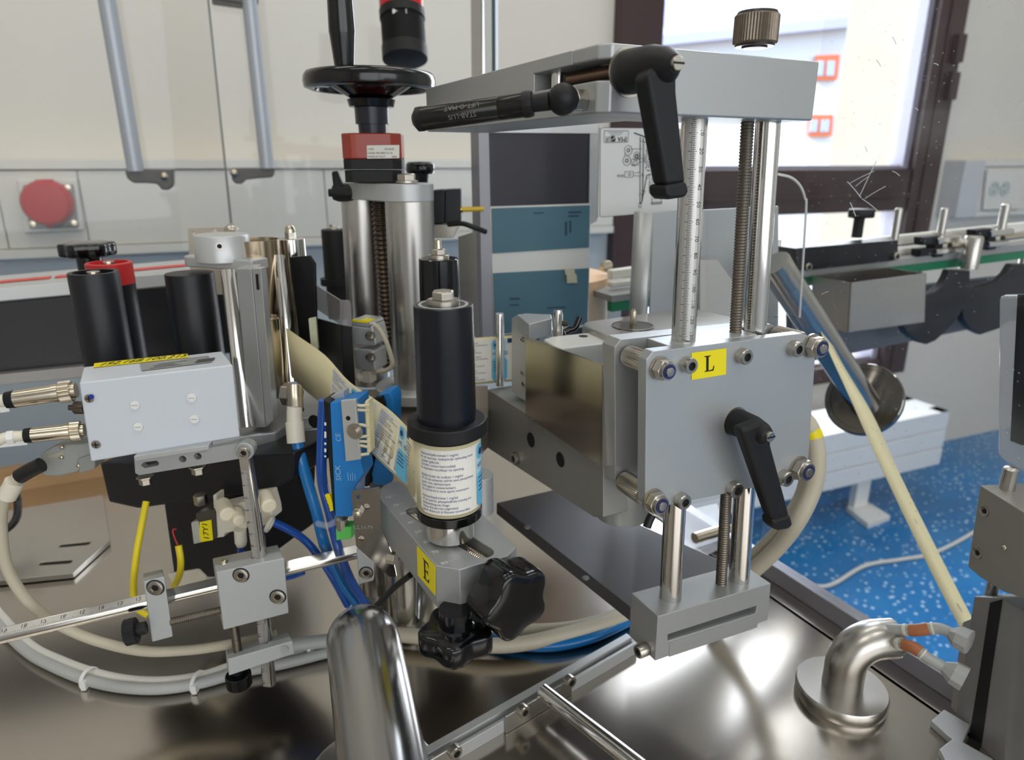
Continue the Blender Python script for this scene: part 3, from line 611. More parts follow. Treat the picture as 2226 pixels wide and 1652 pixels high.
# grey arm: end block over the rods and the beam running back
FA = Pl(R1-E2*.022, E2)
zt = FA.at(1326, 92).z; zb = FA.at(1326, 246).z
def lv(p, z): return V((p.x, p.y, z))
a0 = FA.at(1326, 246); b0 = lv(FA.at(1768, 250), zb); a0 = lv(a0, zb)
kc = tx(a0, (E2-E1).normalized(), 1294); a1 = a0+(E2-E1).normalized()*kc
bl_ = tx(lv(a1, zt), E2, 922); far = a1+E2*bl_; wB = .055
SA = Pl(a1, E1)
zs1 = SA.at(1243, 142).z; zs0 = SA.at(1243, 184).z
bs = tx(lv(a1, zs0), E2, 1160); bse = tx(lv(a1, zt), E2, 1244)
plan = [a0, b0, b0+E2*.052, a1+E1*wB+E2*.06]
t = thing('cross_beam', 'grey aluminium arm with end block across the top of the guide rods', 'machine arm', lv(lerp(a0, b0, .5), zb))
plan = [a0, b0, b0+E2*.052, a1+E1*wB+E2*.052, a1+E1*wB+E2*bse, a1+E2*bse, a1]
def slab(pts, z0, z1): return [lv(p, z0) for p in pts], Z*(z1-z0)
a0r = FA.at(1352, 200)
cut = M(); cut.prism(*slab([a0r-E2*.01, a0r+E2*.02, a1+E1*.02+E2*.02, a1+E1*.02+E2*bs, a1-E1*.02+E2*bs, a1-E1*.02-E2*.02], zs0, zs1))
m = M(); m.prism(*slab(plan, zb, zt)); bool_cut(m.build('end_block', ALU, t), cut, .0012)
bm = [a1+E2*(bse+.0003), a1+E1*wB+E2*(bse+.0003), far+E1*wB, far+E1*.004, far-E2*.004]
m = M(); m.prism(*slab(bm, zb, zt)); bool_cut(m.build('beam', ALU, t), cut, .0008)
c = SA.at(1214, 178, .010); m = M(); m.cyl(lv(c, zs0), lv(c, zs1), .0042, n=20); m.build('cross_pin', SILV, t)
p0 = lv(a1+E1*.01+E2*bs*.62, (zs0+zs1)/2); m = M(); m.cyl(p0, lv(a1+E1*.012, (zs0+zs1)/2), .0036, n=20); m.build('slot_rod', mat('oiled_steel', (120, 96, 80), .3, 1), t)
# clamp levers
def lever(label, c, ax, rb, rtip, L, arm_px, foot_px, thick, extra_px=None):
    t = thing('clamp_lever', label, 'lever', c)
    m = M(); m.lathe(c, ax, [(0, 0), (0, rb*1.12), (L*.03, rb*1.12), (L*.03, 0)], 40); m.build('washer', BOLT, t)
    m = M(); m.lathe(c, ax, [(L*.03, 0), (L*.03, rb*.98), (L*.1, rb), (L*.55, rb*.96), (L*.85, rb*.75), (L*.97, rtip*1.5), (L, rtip*1.25), (L, 0)], 40); m.build('hub', BLKM, t, sharp=50)
    m = M(); m.lathe(c+ax*L, ax, [(-.001, 0), (-.001, rtip), (.0022, rtip), (.0026, rtip*.9), (.0026, 0)], 28); sc = m.build('screw', BOLT, t)
    u, v, _ = basis(ax); m = M(); m.cbox(c+ax*(L+.0026), u*rtip*1.9, v*rtip*.28, ax*.0006); m.build('screw_slot', DARK, sc)
    pl = Pl(c+ax*L*.86, ax); m = M(); q = pl.poly(arm_px); m.prism(q, -ax*thick); m.build('handle', BLKM, t, bev=.0028, seg=3)
    m = M(); q = pl.poly(foot_px, .0012); m.prism(q, -ax*(thick+.0024)); m.build('handle_end', BLKM, t, bev=.003, seg=3)
    return t
c = FA.at(1366, 157); L_ = tx(c, -E2, 1468)
lever('large black clamp lever on the grey arm, screw facing forward', c, -E2, pxl(c, 46), pxl(c, 14), L_,
      [(1405, 165), (1440, 125), (1474, 150), (1474, 200), (1494, 400), (1448, 406)], [(1446, 403), (1494, 394), (1500, 416), (1492, 429), (1457, 434), (1447, 425)], .0115)
# gas strut beside the arm
bc = SA.at(1224, 216, -.013); e = P(905, 260, dep(bc)*1.05); SX = (e-bc).normalized(); L_ = (e-bc).length; rr = pxl(bc, 27)
t = thing('gas_strut', 'black gas strut with ball joint lying along the side of the grey arm', 'gas strut', lv(lerp(bc, e, .5), bc.z-rr))
m = M(); s0 = .26
m.lathe(bc, SX, [(L_*s0, 0), (L_*s0, rr*.97), (L_*.42, rr*.97), (L_*.425, rr*.93), (L_*.43, rr*.97), (L_*.95, rr*.97), (L_*.95, 0)], 36); tb = m.build('tube', mat('strut_black_steel', (46, 45, 42), .22, .6), t)
m = M(); m.lathe(bc, SX, [(L_*.95, 0), (L_*.95, rr*1.0), (L_*.99, rr*.98), (L_*1.02, rr*.5), (L_*1.02, 0)], 28); m.build('end_cap', BLKM, t)
m = M(); m.lathe(bc, SX, [(L_*.09, 0), (L_*.09, rr*.72), (L_*.2, rr*.68), (L_*.2, rr*.98), (L_*.23, rr*1.05), (L_*.26, rr*1.02), (L_*.27, 0)], 30); m.build('collar', BLKM, t, sharp=50)
m = M(); m.ball(bc, rr*1.26, 26, 14, ax=E1); m.build('ball_socket', BLKM, t, sharp=60)
m = M(); m.lathe(bc+E1*rr*1.0, E1, [(0, 0), (0, rr*.9), (.007, rr*.9), (.007, 0)], 6); m.build('hex_nut', BOLT, t, bev=.0005)
f_ = (-E1+V((.25, -.2, .15))); f_ = (f_-SX*f_.dot(SX)).normalized(); s_ = SX.cross(f_).normalized(); s_ = s_ if s_.z < 0 else -s_
m = M()
for tx_, sz, dv in (('STAB-LUS', .0036, .0022), ('LIFT-O-MAT', .0036, -.0024), ('082325 0100N', .0019, -.0056)):
    cc = bc+SX*L_*.66; R_ = rr*.97
    m.text(tx_, sz, lambda x, y, dv=dv: cc+SX*x+(f_*math.cos((dv+y)/R_)+s_*math.sin((dv+y)/R_))*(R_+.0001), .5)
m.build('print', mat('grey_print', (120, 118, 112), .5), tb, rec=False)
# carriage with the L label: front plate, back plate, clamp block between them
FQ = Pl(R1-E2*.0195, E2)
q0 = FQ.at(1405, 930); tk = tx(q0, E2, 1387); g1 = tx(q0, E2, 1338); tb_ = tx(q0, E2, 1312)-g1
t = thing('lift_carriage', 'grey aluminium carriage plates clamped on the guide rods, with yellow L label', 'carriage', FQ.at(1580, 1080))
front = [(1405, 782), (1419, 764), (1744, 725), (1775, 737), (1756, 1026), (1738, 1040), (1416, 1106), (1402, 1092)]
m = M(); m.prism(FQ.poly(front), E2*tk); m.build('front_plate', mat('carriage_aluminium', (176, 180, 182), .4, .45, noise=.04, nscale=9), t, bev=.0006)
fr2 = FQ.poly([(1405, 782), (1419, 764), (1755, 725), (1775, 737), (1756, 1026), (1738, 1040), (1416, 1106), (1402, 1092)])
m = M(); m.prism([p+E2*g1 for p in fr2], E2*tb_); m.build('back_plate', ALU, t, bev=.0006)
# clamp block: top a little below the front plate's top edge
ztop = FQ.at(1419, 766).z
w0 = R1-E1*.0165; blk = [w0-E2*(.0195-tk), w0-E2*(.0195-g1), w0+E1*.072-E2*(.0195-g1), w0+E1*.072-E2*(.0195-tk)]
m = M(); m.prism(*slab(blk, ztop-.088, ztop-.001)); m.build('clamp_block', ALU_L, t, bev=.0006)
nuts = [(1432, 799), (1762, 751), (1418, 1086), (1734, 1016)]
for i, (x, y) in enumerate(nuts):
    c = FQ.at(x, y); s1 = pxl(c, 1)
    m = M(); m.lathe(c, -E2, [(0, 0), (0, 27*s1), (.0016, 27*s1), (.0016, 0)], 36); m.build('washer', BOLT, t)
    m = M(); m.lathe(c, -E2, [(.0016, 0), (.0016, 25*s1), (.0072, 25*s1), (.0076, 22*s1), (.0076, 0)], 6); m.build('nut', BOLT, t, bev=.0006)
    m = M(); m.lathe(c, -E2, [(.0076, 0), (.0076, 21*s1), (.0098, 19.5*s1), (.0098, 0)], 30); nn = m.build('nut_collar', BOLT, t)
    m = M(); m.ring(c-E2*.0097, -E2, 12*s1, 16*s1, .0006, 30); m.build('nylon_ring', mat('nylon_blue', (30, 38, 92), .5), nn)
    m = M(); m.lathe(c, -E2, [(.0097, 0), (.0097, 11.5*s1), (.0112, 10*s1), (.0114, 0)], 24); m.build('stud_end', BOLT, nn)
    m = M(); knurl(m, c+E2*tk, E2, 25*s1, (g1-tk)*.92, 40, .05); m.build('knurled_spacer', BOLT, t, sharp=20)
for x, y in ((1490, 791), (1610, 772), (1722, 756), (1477, 1085), (1590, 1060), (1700, 1036)):
    c = FQ.at(x, y); cap_screw(t, c, -E2, pxl(c, 17.5), .0062)
def sticker(pl, pts, letter, ink_poly, parent, off=-.0003):
    m = M(); m.prism(pl.poly(pts, off), -pl.n*.0001); s = m.build('yellow_label', YEL, parent)
    o = pl.at(*pts[3], off-.0002); ux = pl.at(*pts[2], off-.0002)-o; uy = pl.at(*pts[0], off-.0002)-o
    m = M()
    for pg in ink_poly: m.add([o+ux*x+uy*y for x, y in pg], [tuple(range(len(pg)))])
    m.build('letter', INK, s, rec=False); s['label'] = 'yellow label with the letter '+letter
    return s
LET_L = [[(.37, .22), (.63, .22), (.66, .40), (.63, .40), (.60, .27), (.49, .26), (.49, .76), (.55, .79), (.55, .81), (.36, .81), (.36, .79), (.42, .76), (.42, .27), (.37, .24)]]
LET_E = [[(.34, .17), (.66, .17), (.70, .33), (.67, .33), (.62, .22), (.49, .22), (.49, .46), (.59, .46), (.61, .40), (.63, .40), (.63, .57), (.61, .57), (.59, .51), (.49, .51), (.49, .76), (.61, .76), (.66, .66), (.68, .66), (.66, .82), (.34, .82), (.34, .80), (.41, .77), (.41, .21), (.34, .19)]]
sticker(FQ, [(1503, 767), (1579, 757), (1578, 814), (1503, 826)], 'L', LET_L, t)
c = FQ.at(1598, 916); L_ = tx(c, -E2, 1670)
lever('black clamp lever on the front plate next to the L label', c, -E2, pxl(c, 30), pxl(c, 11), L_,
      [(1612, 935), (1660, 915), (1680, 940), (1678, 968), (1719, 1122), (1681, 1135)], [(1680, 1131), (1720, 1119), (1727, 1142), (1716, 1152), (1691, 1157), (1682, 1146)], .0095)
# foot block holding the lower rod ends
FB = Pl(R1-E2*.018, E2)
q = FB.poly([(1430, 1340), (1676, 1268), (1669, 1348), (1424, 1437)])
dB = tx(q[0], E2, 1372)
t = thing('foot_block', 'grey aluminium foot block with slot holding the lower rod ends', 'block', q[3])
m = M(); m.prism(q, E2*dB); hole = FB.poly([(1456, 1383), (1650, 1320), (1647, 1337), (1456, 1397)], -.002); cut = M(); cut.prism(hole, E2*.014)
bool_cut(m.build('body', ALU, t), cut, .0006)
m = M(); m.prism(FB.poly([(1456, 1398), (1649, 1336), (1646, 1364), (1455, 1428)], -.0004), E2*.001); m.build('slot_insert', ALU, t)
SB = Pl(q[0], E1); c = SB.at(1405, 1410, 0); cap_screw(t, c, -E1, pxl(c, 15), .008)
c = q[2]+E2*.02+Z*.006; cap_screw(t, c, E1, .0035, .004)
# dark base bar below the label head
zb_ = (q[0]+E2*dB).z-.012
bar = [PZ(x, y, zb_) for x, y in ((1373, 1340), (1079, 1093), (1215, 1062), (1640, 1262))]
bar[0] = q[0]+E2*dB; bar[3] = q[1]+E2*dB; bar = [lv(p, zb_) for p in bar]
t = thing('base_bar', 'dark grey metal base bar running back from the foot block', 'base bar', lv(bar[0], zb_-.012))
m = M(); m.prism(bar, -Z*.012); m.build('bar', mat('base_bar_grey', (104, 103, 104), .36, .7, noise=.06, nscale=20), t, bev=.0006)
for x, y in ((1146, 1147), (1273, 1257)):
    m = M(); c = PZ(x, y, zb_); m.lathe(c, Z, [(0, 0), (0, .003), (.0008, .0028), (.001, 0)], 18); m.build('rivet', ALU_D, t)
# label head behind the carriage
cb = FQ.at(1402, 1092)+E2*(g1+tb_); SH = Pl(lv(cb, 1.2)-E1*.001, E1)
t = thing('label_dispenser', 'grey label dispensing head with shiny steel side cover behind the carriage', 'label head', lv(SH.at(1290, 1120), SH.at(1290, 1120).z))
beam = [(1060, 846), (1311, 1004), (1311, 1125), (1290, 1124), (1060, 974)]
m = M(); qb = SH.poly(beam); m.prism(qb, E1*.05); m.build('beam', ALU_D and mat('head_beam_grey', (150, 150, 146), .42, .5), t, bev=.0008)
for x, y, rx in ((1154, 956, 12), (1218, 999, 12)):
    c = SH.at(x, y, -.0002); m = M(); m.lathe(c, -E1, [(0, 0), (0, pxl(c, 17)), (.0004, pxl(c, 16)), (.0004, 0)], 24); m.build('hole', DARK, t)
c = SH.at(1124, 996); cap_screw(t, c, -E1, pxl(c, 14), .004)
c = SH.at(1352, 1118, .03); zl = c.z; rb_ = pxl(c, 58); hh = .05
m = M(); m.lathe(c, Z, [(0, 0), (0, rb_*.97), (.001, rb_), (hh, rb_), (hh, 0)], 44); m.build('beam_end', mat('beam_end_grey', (168, 170, 168), .4, .5), t)
m = M(); sh = SH.poly([(1142, 731), (1310, 793), (1308, 1016), (1142, 902)], -.004); m.prism(sh, E1*.0012)
m.prism([sh[1], sh[2], sh[2]+E1*.03, sh[1]+E1*.03], E2*.0012); m.build('side_cover', mat('mirror_steel', (186, 182, 174), .18, 1, rnoise=.04, nscale=20), t, bev=.0003)
for x, y in ((1156, 908), (1285, 983)):
    c = SH.at(x, y); m = M(); m.ball(c, pxl(c, 6), 14, 6); m.build('rivet', BOLT, t)
# white box with rounded top beside the cover
zw = SH.at(1213, 752, .006).z
def zpoly(pts, z): return [PZ(x, y, z) for x, y in pts]
wp = zpoly([(1182, 737), (1200, 731), (1285, 722), (1300, 724), (1326, 742), (1318, 746), (1220, 757), (1206, 753)], zw)
m = M(); m.prism(wp, -Z*.05); wb_ = m.build('white_cover', mat('white_gloss', (226, 226, 220), .35), t, bev=.0015, seg=3)
c = PZ(1268, 731, zw); m = M(); m.cyl(c-Z*.001, c+Z*.0003, pxl(c, 10)); m.build('hole', DARK, wb_)
# steel motor cover with round window and pin
zc = zw+.004
sp = zpoly([(1266, 708), (1272, 700), (1290, 697), (1500, 668), (1640, 700), (1600, 716), (1345, 737), (1333, 735)], zc)
m = M(); m.prism(sp, -Z*.012); mc = m.build('motor_cover', BRUSH, t, bev=.001)
c = PZ(1376, 708, zc+.0004); ru_ = pxl(c, 46)
m = M(); m.ring(c, Z, ru_*.93, ru_, .0006, 40); m.build('window_ring', SILV, mc)
m = M(); m.cyl(c-Z*.0002, c+Z*.0002, ru_*.93, n=40); m.build('round_window', mat('grey_well', (88, 84, 78), .4, .6), mc)
hh = ty(c, Z, 672); m = M(); m.lathe(c, Z, [(0, 0), (0, pxl(c, 7)), (hh*.85, pxl(c, 7)), (hh, pxl(c, 4)), (hh, 0)], 18); m.build('pin', NICK, mc)
# bracket, ring, post and lever at the dispensing edge
BP = Pl(SH.at(1125, 840, .01), E1)
m = M(); m.prism(BP.poly([(1112, 692), (1125, 684), (1142, 700), (1146, 874), (1125, 862), (1112, 852)]), E1*.012); m.build('bracket', ALU_L, t, bev=.0006)
m = M(); bz = BP.at(1126, 684).z; bb = zpoly([(1125, 685), (1140, 681), (1198, 683), (1200, 692), (1150, 705)], bz); m.prism(bb, -Z*.014); m.build('bracket_top', ALU, t, bev=.0008)
m = M(); m.prism(zpoly([(1155, 714), (1160, 706), (1200, 706), (1202, 716), (1172, 722)], bz-.012), -Z*.03); m.build('bearing_block', ALU, t, bev=.0008)
for x, y in ((1136, 738), (1136, 810), (1138, 714), (1138, 834)):
    c = BP.at(x, y); cap_screw(t, c, -E1, pxl(c, 6), .0012, 'screw')
c = PZ(1182, 710, bz-.011); hh = ty(c, Z, 697); rk = pxl(c, 18); m = M(); m.ring(c, Z, rk*.5, rk, hh, 32); m.build('bearing_ring', BLKG, t)
m = M(); m.lathe(c, Z, [(0, 0), (0, rk*.5), (hh*.9, rk*.48), (hh*.9, 0)], 20); m.build('bearing_core', BOLT, t)
c = PZ(1212, 728, bz-.012); hh = ty(c, Z, 673); rk = pxl(c, 10.5); m = M(); m.lathe(c, Z, [(0, 0), (0, rk), (hh*.8, rk), (hh*.97, rk*.85), (hh, rk*.8), (hh, 0)], 24); m.build('post', SILV, t)
q = c+Z*hh*.45; m = M(); m.cyl(q+E1*rk*.6, q+E1*rk*1.9-E2*rk*.8, rk*.55, n=16); m.build('post_screw', mat('dark_bolt', (72, 68, 62), .35, .9), t)
m = M(); m.tube([P(1228, 722, .50), P(1240, 716, .50), P(1250, 712, .50), P(1260, 690, .50)], lambda k: .0024, 10, 5); m.build('lever', BLKG, t)
c = SH.at(1087, 838, .012); hh = ty(c, Z, 681); m = M(); m.lathe(c, Z, [(0, 0), (0, pxl(c, 9)), (hh-.001, pxl(c, 9)), (hh, pxl(c, 8)), (hh, 0)], 24)
tag(m.build('guide_pin', CHROME), 'thin upright steel pin in front of the label strip', 'pin')
# ================================================================ back panel with teal plates, placard, label roll
BPn = Pl(P(1170, 440, .74), E2)
TPR = mat('teal_print', (30, 62, 82), .5)
t = thing('control_panel', 'black panel with two teal plates behind the grey arm', 'panel', BPn.at(1170, 760))
m = M(); m.prism(BPn.poly([(1060, 288), (1283, 290), (1278, 740), (1072, 800)], .004), E2*.01); m.build('back_board', mat('panel_black', (38, 36, 46), .35), t)
m = M(); m.prism(BPn.poly([(1040, 268), (1062, 268), (1074, 800), (1050, 800)]), E2*.02); m.build('post', mat('post_grey', (150, 150, 156), .4, .4), t)
m = M(); m.prism(BPn.poly([(1060, 262), (1300, 258), (1300, 290), (1060, 288)]), E2*.01); m.build('top_rail', ALU_L, t)
m = M(); m.prism(BPn.poly([(1283, 270), (1304, 270), (1298, 480), (1280, 490)], .002), E2*.015); m.build('side_rail', ALU, t)
m = M(); m.prism(BPn.poly([(1066, 449), (1284, 442), (1279, 710), (1074, 730)]), E2*.002); m.build('white_carrier', mat('off_white', (206, 206, 202), .5), t)
m = M(); m.prism(BPn.poly([(1069, 453), (1283, 446), (1281, 538), (1071, 551)], -.001), E2*.001); m.build('teal_plate', TEAL, t, bev=.0004)
m = M(); m.prism(BPn.poly([(1072, 594), (1281, 583), (1277, 705), (1076, 728)], -.001), E2*.001); lp = m.build('teal_plate', TEAL, t, bev=.0004)
m = M(); m.prism(BPn.poly([(1228, 586), (1249, 584), (1250, 594), (1254, 597), (1255, 615), (1233, 616), (1232, 598), (1229, 597)], -.004), E2*.003); m.build('latch', mat('latch_beige', (190, 184, 160), .4, .4), lp, bev=.0005)
for x, y, w_, h_ in ((1236, 460, 28, 4), (1236, 468, 22, 4), (1228, 482, 5, 30), (1238, 480, 4, 26), (1160, 462, 22, 3), (1190, 668, 40, 3), (1108, 648, 22, 4), (1108, 662, 20, 3)):
    m = M(); m.prism(BPn.poly([(x, y), (x+w_, y-w_*.04), (x+w_, y+h_-w_*.04), (x, y+h_)], -.0013), E2*.0002); m.build('worn_print', TPR, t)
# placard, mounted upside down
PP = Pl(P(1400, 370, .72), E2)
t = thing('diagram_placard', 'light grey placard with line drawing, mounted upside down behind the black lever', 'placard', PP.at(1400, 472))
m = M(); m.prism(PP.poly([(1304, 278), (1510, 280), (1506, 456), (1400, 463), (1300, 474)]), E2*.003); m.build('board', mat('placard_grey', (214, 216, 214), .45), t)
def dz(zx, zy): return PP.at(1280+zx/7.509, 260+zy/7.509, -.0004)
m = M(); LW = .00022
def line(pts, w_=LW, closed=False):
    q = [dz(*p) for p in pts]; q = q+[q[0]] if closed else q; m.tube(q, w_, 4)
def circ(x, y, rx, ry=None, w_=LW): ry = ry or rx; line([(x+rx*math.cos(a*math.pi/12), y+ry*math.sin(a*math.pi/12)) for a in range(24)], w_, True)
line([(190, 150), (180, 1570), (215, 1590), (870, 1540)]); line([(190, 150), (260, 128), (1090, 130)])
line([(255, 182), (640, 182), (650, 200), (640, 365), (255, 375), (245, 355)], LW, True)
line([(740, 215), (1005, 310), (1060, 380), (1120, 340)], LW*2.6); line([(840, 280), (835, 1350)], LW*1.8); line([(885, 300), (872, 1340)]); line([(905, 350), (885, 1180)])
line([(955, 270), (1100, 262)]); circ(920, 325, 28, 40); circ(992, 320, 18, 24, LW*2); line([(850, 350), (955, 380), (950, 560)])
for cx, cy in ((645, 500), (620, 670)): circ(cx, cy, 62, 80); circ(cx, cy, 22, 28, LW*2)
circ(782, 595, 48, 70); circ(782, 598, 22, 32, LW*3); line([(590, 560), (580, 600)]); line([(690, 480), (870, 475)])
circ(718, 672, 24, 32); circ(800, 672, 34, 36); line([(680, 722), (800, 735)]); line([(700, 745), (770, 750)], LW*2); circ(860, 660, 26, 32)
circ(985, 640, 82, 105); circ(985, 640, 62, 78); circ(985, 640, 45, 55); circ(985, 642, 6, 8, LW*3); circ(985, 495, 45, 46); circ(975, 790, 45, 46)
for cx, cy in ((945, 508), (1028, 508), (988, 455), (988, 508), (935, 775), (1018, 775), (975, 828), (975, 775), (1143, 820), (800, 735)): circ(cx, cy, 4, 5, LW*2)
circ(1148, 705, 48, 58); circ(880, 905, 18, 22); line([(588, 848), (725, 845), (720, 940), (586, 942)], LW, True); circ(665, 893, 20, 24)
line([(468, 905), (586, 905)]); line([(468, 928), (586, 928)]); line([(468, 905), (468, 928)]); line([(725, 875), (840, 858)]); line([(722, 912), (840, 920)])
line([(870, 1330), (940, 950), (950, 905), (985, 893), (1240, 888)], LW*2); circ(965, 930, 26, 28); line([(830, 1350), (845, 1370), (868, 1340), (880, 1200)], LW*3)
line([(818, 1220), (900, 1210), (930, 1170), (860, 1155)]); line([(810, 1380), (870, 1380)]); line([(812, 1410), (858, 1410), (855, 1435), (815, 1435)], LW, True)
line([(1040, 870), (1030, 1300), (1190, 1290), (1200, 900)], LW); line([(1075, 900), (1060, 1275), (1165, 1270)]); line([(1005, 850), (1220, 835)]); line([(1040, 870), (1220, 860)])
line([(1035, 960), (990, 985), (985, 1190), (1030, 1210)]); line([(1005, 1020), (1000, 1170), (1030, 1170)]); line([(1020, 1355), (1195, 1345), (1190, 1370), (1022, 1380)], LW*1.6, True); line([(1030, 1300), (1035, 1345)]); line([(1185, 1290), (1190, 1340)])
line([(1190, 1250), (1260, 1240)]); line([(1190, 1275), (1260, 1265)])
m.build('line_drawing', mat('drawing_ink', (50, 52, 56), .6), t)
def upside(cx, cy, off=-.0006):
    o = PP.at(1280+cx/7.509, 260+cy/7.509, off); ux = (PP.at(1400, 300)-PP.at(1300, 300)).normalized(); return lambda x, y: o-ux*x-Z*y
m = M(); s_ = (dz(100, 0)-dz(0, 0)).length/100
m.text('IMA', 95*s_, upside(545, 320), .5, 0, 1.05); m.text('LIFE', 95*s_, upside(308, 320), .5, 0, .5)
o = upside(398, 312); q_ = 38*s_
m.add([o(-q_, -q_), o(q_, -q_), o(q_, q_*.2), o(q_*.2, q_*.1), o(-q_*.7, -q_*.8)], [(0, 1, 2, 3, 4)]); m.add([o(-q_, -q_*.6), o(-q_*.2, q_*.25), o(q_, q_*.5), o(q_, q_), o(-q_, q_)], [(0, 1, 2, 3, 4)])
m.text('ETICHETTATRICE', 22*s_, upside(440, 245), .5, 0); m.text('MODEL: SENSITIVE F16', 24*s_, upside(440, 212), .5, 0)
m.build('print', INK, t, rec=False)
# grey sheet behind the rods
GS = Pl(P(1500, 560, .70), E2)
t = thing('screen_sheet', 'folded grey metal sheet standing behind the guide rods', 'sheet', GS.at(1500, 690))
m = M(); q = GS.poly([(1420, 462), (1692, 448), (1692, 840), (1408, 840)]); m.prism(q, E2*.002); m.build('face', ALU, t)
m = M(); c0, c1 = q[3], q[0]; rr = .011
A_ = [c1+E2*rr-E2*rr*math.cos(a)-E1*rr*math.sin(a) for a in [math.pi*i/14 for i in range(15)]]; B_ = [lv(p, c0.z) for p in A_]
m.strip(A_, B_); m.build('rounded_edge', ALU, t, solid=.0012)
m = M(); m.prism(GS.poly([(1522, 566), (1560, 566), (1600, 620), (1600, 700), (1522, 700)], -.02), E2*.003); m.build('angled_flange', mat('pale_sheet', (196, 192, 186), .4, .3), t)
c = P(1177, 720, .93); hh = ty(c, Z, 596); m = M(); rr = pxl(c, 140); m.lathe(c, Z, [(0, rr*.3), (0, rr), (hh, rr), (hh, rr*.3), (0, rr*.3)], 48)
t = thing('label_roll', 'large peach coloured roll of labels behind the black panel', 'roll', c); m.build('paper', PEACH, t)
m = M(); m.lathe(c, Z, [(0, rr*.22), (0, rr*.29), (hh*1.02, rr*.29), (hh*1.02, rr*.22), (0, rr*.22)], 32); m.build('core', mat('card_core', (150, 120, 90), .8), t)
m = M(); b = P(1335, 700, .98); hh = ty(b, Z, 594); m.box(b-E1*.012, E1*.024, E2*.03, Z*hh); tag(m.build('white_post', mat('post_white', (200, 206, 206), .4), bev=.002), 'pale grey post beside the peach label roll', 'post')
c = P(1309, 577, .9); star_knob('thumb_screw', 'small round steel thumb screw above the peach label roll', c, -E2, .0078, .01, 12, .004, .004, NICK, .03)
# ================================================================ middle: rollers, gearbox column, web
def vl(m, b, prof, n=40):                      # upright turned part from (row, half width) pairs
    pr = []
    for y, hw in prof:
        z = ty(b, Z, y); pr.append((z, pxl(b+Z*z, hw)))
    return m.lathe(b, Z, pr, n)
def hexbolt(parent, b, y0, y1, hw, name='hex_bolt', washer=None):
    if washer:
        m = M(); vl(m, b, [(washer[0], 0), (washer[0], washer[2]), (washer[1]+1, washer[2]), (washer[1], washer[2]*.94), (washer[1], 0)]); m.build('washer', BOLT, parent)
    m = M(); u = ty(b, Z, y0); v = ty(b, Z, y1); r = pxl(b, hw); m.lathe(b, V((.12, .03, 1)).normalized()*0+Z, [(u, 0), (u, r), (v*.85+u*.15, r), (v, r*.85), (v, 0)], 6); return m.build(name, BOLT, parent, bev=.0004)
# front roller with the label sleeve
b = P(979, 1166, .42)
t = thing('label_roller', 'large black roller with hex bolt and label wrapped round its lower drum', 'roller', b)
m = M(); vl(m, b, [(1166, 0), (1160, 52), (1114, 52), (1114, 0)]); m.build('steel_bush', CHROME, t)
m = M(); vl(m, b, [(1116, 50), (1116, 71), (1097, 71), (1097, 50)]); m.build('lower_flange', BLKG, t, bev=.0006)
m = M(); vl(m, b, [(1098, 60), (1098, 67), (930, 67), (930, 60)]); m.build('drum', BLKR, t)
m = M(); vl(m, b, [(937, 60), (937, 86), (910, 86), (908, 84), (908, 60)]); m.build('upper_flange', BLKM, t, bev=.0006)
m = M(); vl(m, b, [(912, 0), (912, 64), (663, 65), (661, 63.5), (661, 57), (663, 57), (663, 50), (661, 50), (661, 0)], 56); m.build('roller_body', mat('roller_black', (16, 17, 26), .3, 0, .5, rnoise=.06, nscale=12), t, sharp=30)
m = M(); vl(m, b, [(662, 48), (662, 55), (660.5, 55), (660.5, 48)]); m.build('bearing_seal', CABLEG, t)
hexbolt(t, b, 650, 631, 23, washer=(662, 650, 36))
# the printed label sleeve on the drum and the web that feeds it
zd0 = b.z+ty(b, Z, 1094); zd1 = b.z+ty(b, Z, 944); rD = pxl(b+Z*ty(b, Z, 1020), 70.5); HW = zd1-zd0
fcD = CAM-b; fcD.z = 0; fcD.normalize(); sdD = V((-fcD.y, fcD.x, 0)); sdD = sdD if sdD.x > 0 else -sdD
def drum(u, v, off=0): a = u/rD; return V((b.x, b.y, zd0))+(fcD*math.cos(a)+sdD*math.sin(a))*(rD+off)+Z*v
TXT = [['Natriumhyaluronaat 1 mg/ml', '10 ml steriele, fosfaatvrije oplossing voor', 'oculair gebruik.', 'Zonder conserveermiddel.', '6 maanden houdbaar na opening.'],
       ['Hyaluronate de sodium 1 mg/ml', '10 ml de solution stérile sans phosphates', 'pour voie ophtalmique.', 'Sans agents conservateurs.', 'Se conserve 6 mois après ouverture.'],
       ['Natriumhyaluronat 1 mg/ml', '10 ml sterile, phosphatfreie Lösung zur', 'Anwendung am Auge.', 'Ohne Konservierungsmittel.', 'Nach Anbruch 6 Monate verwendbar.']]
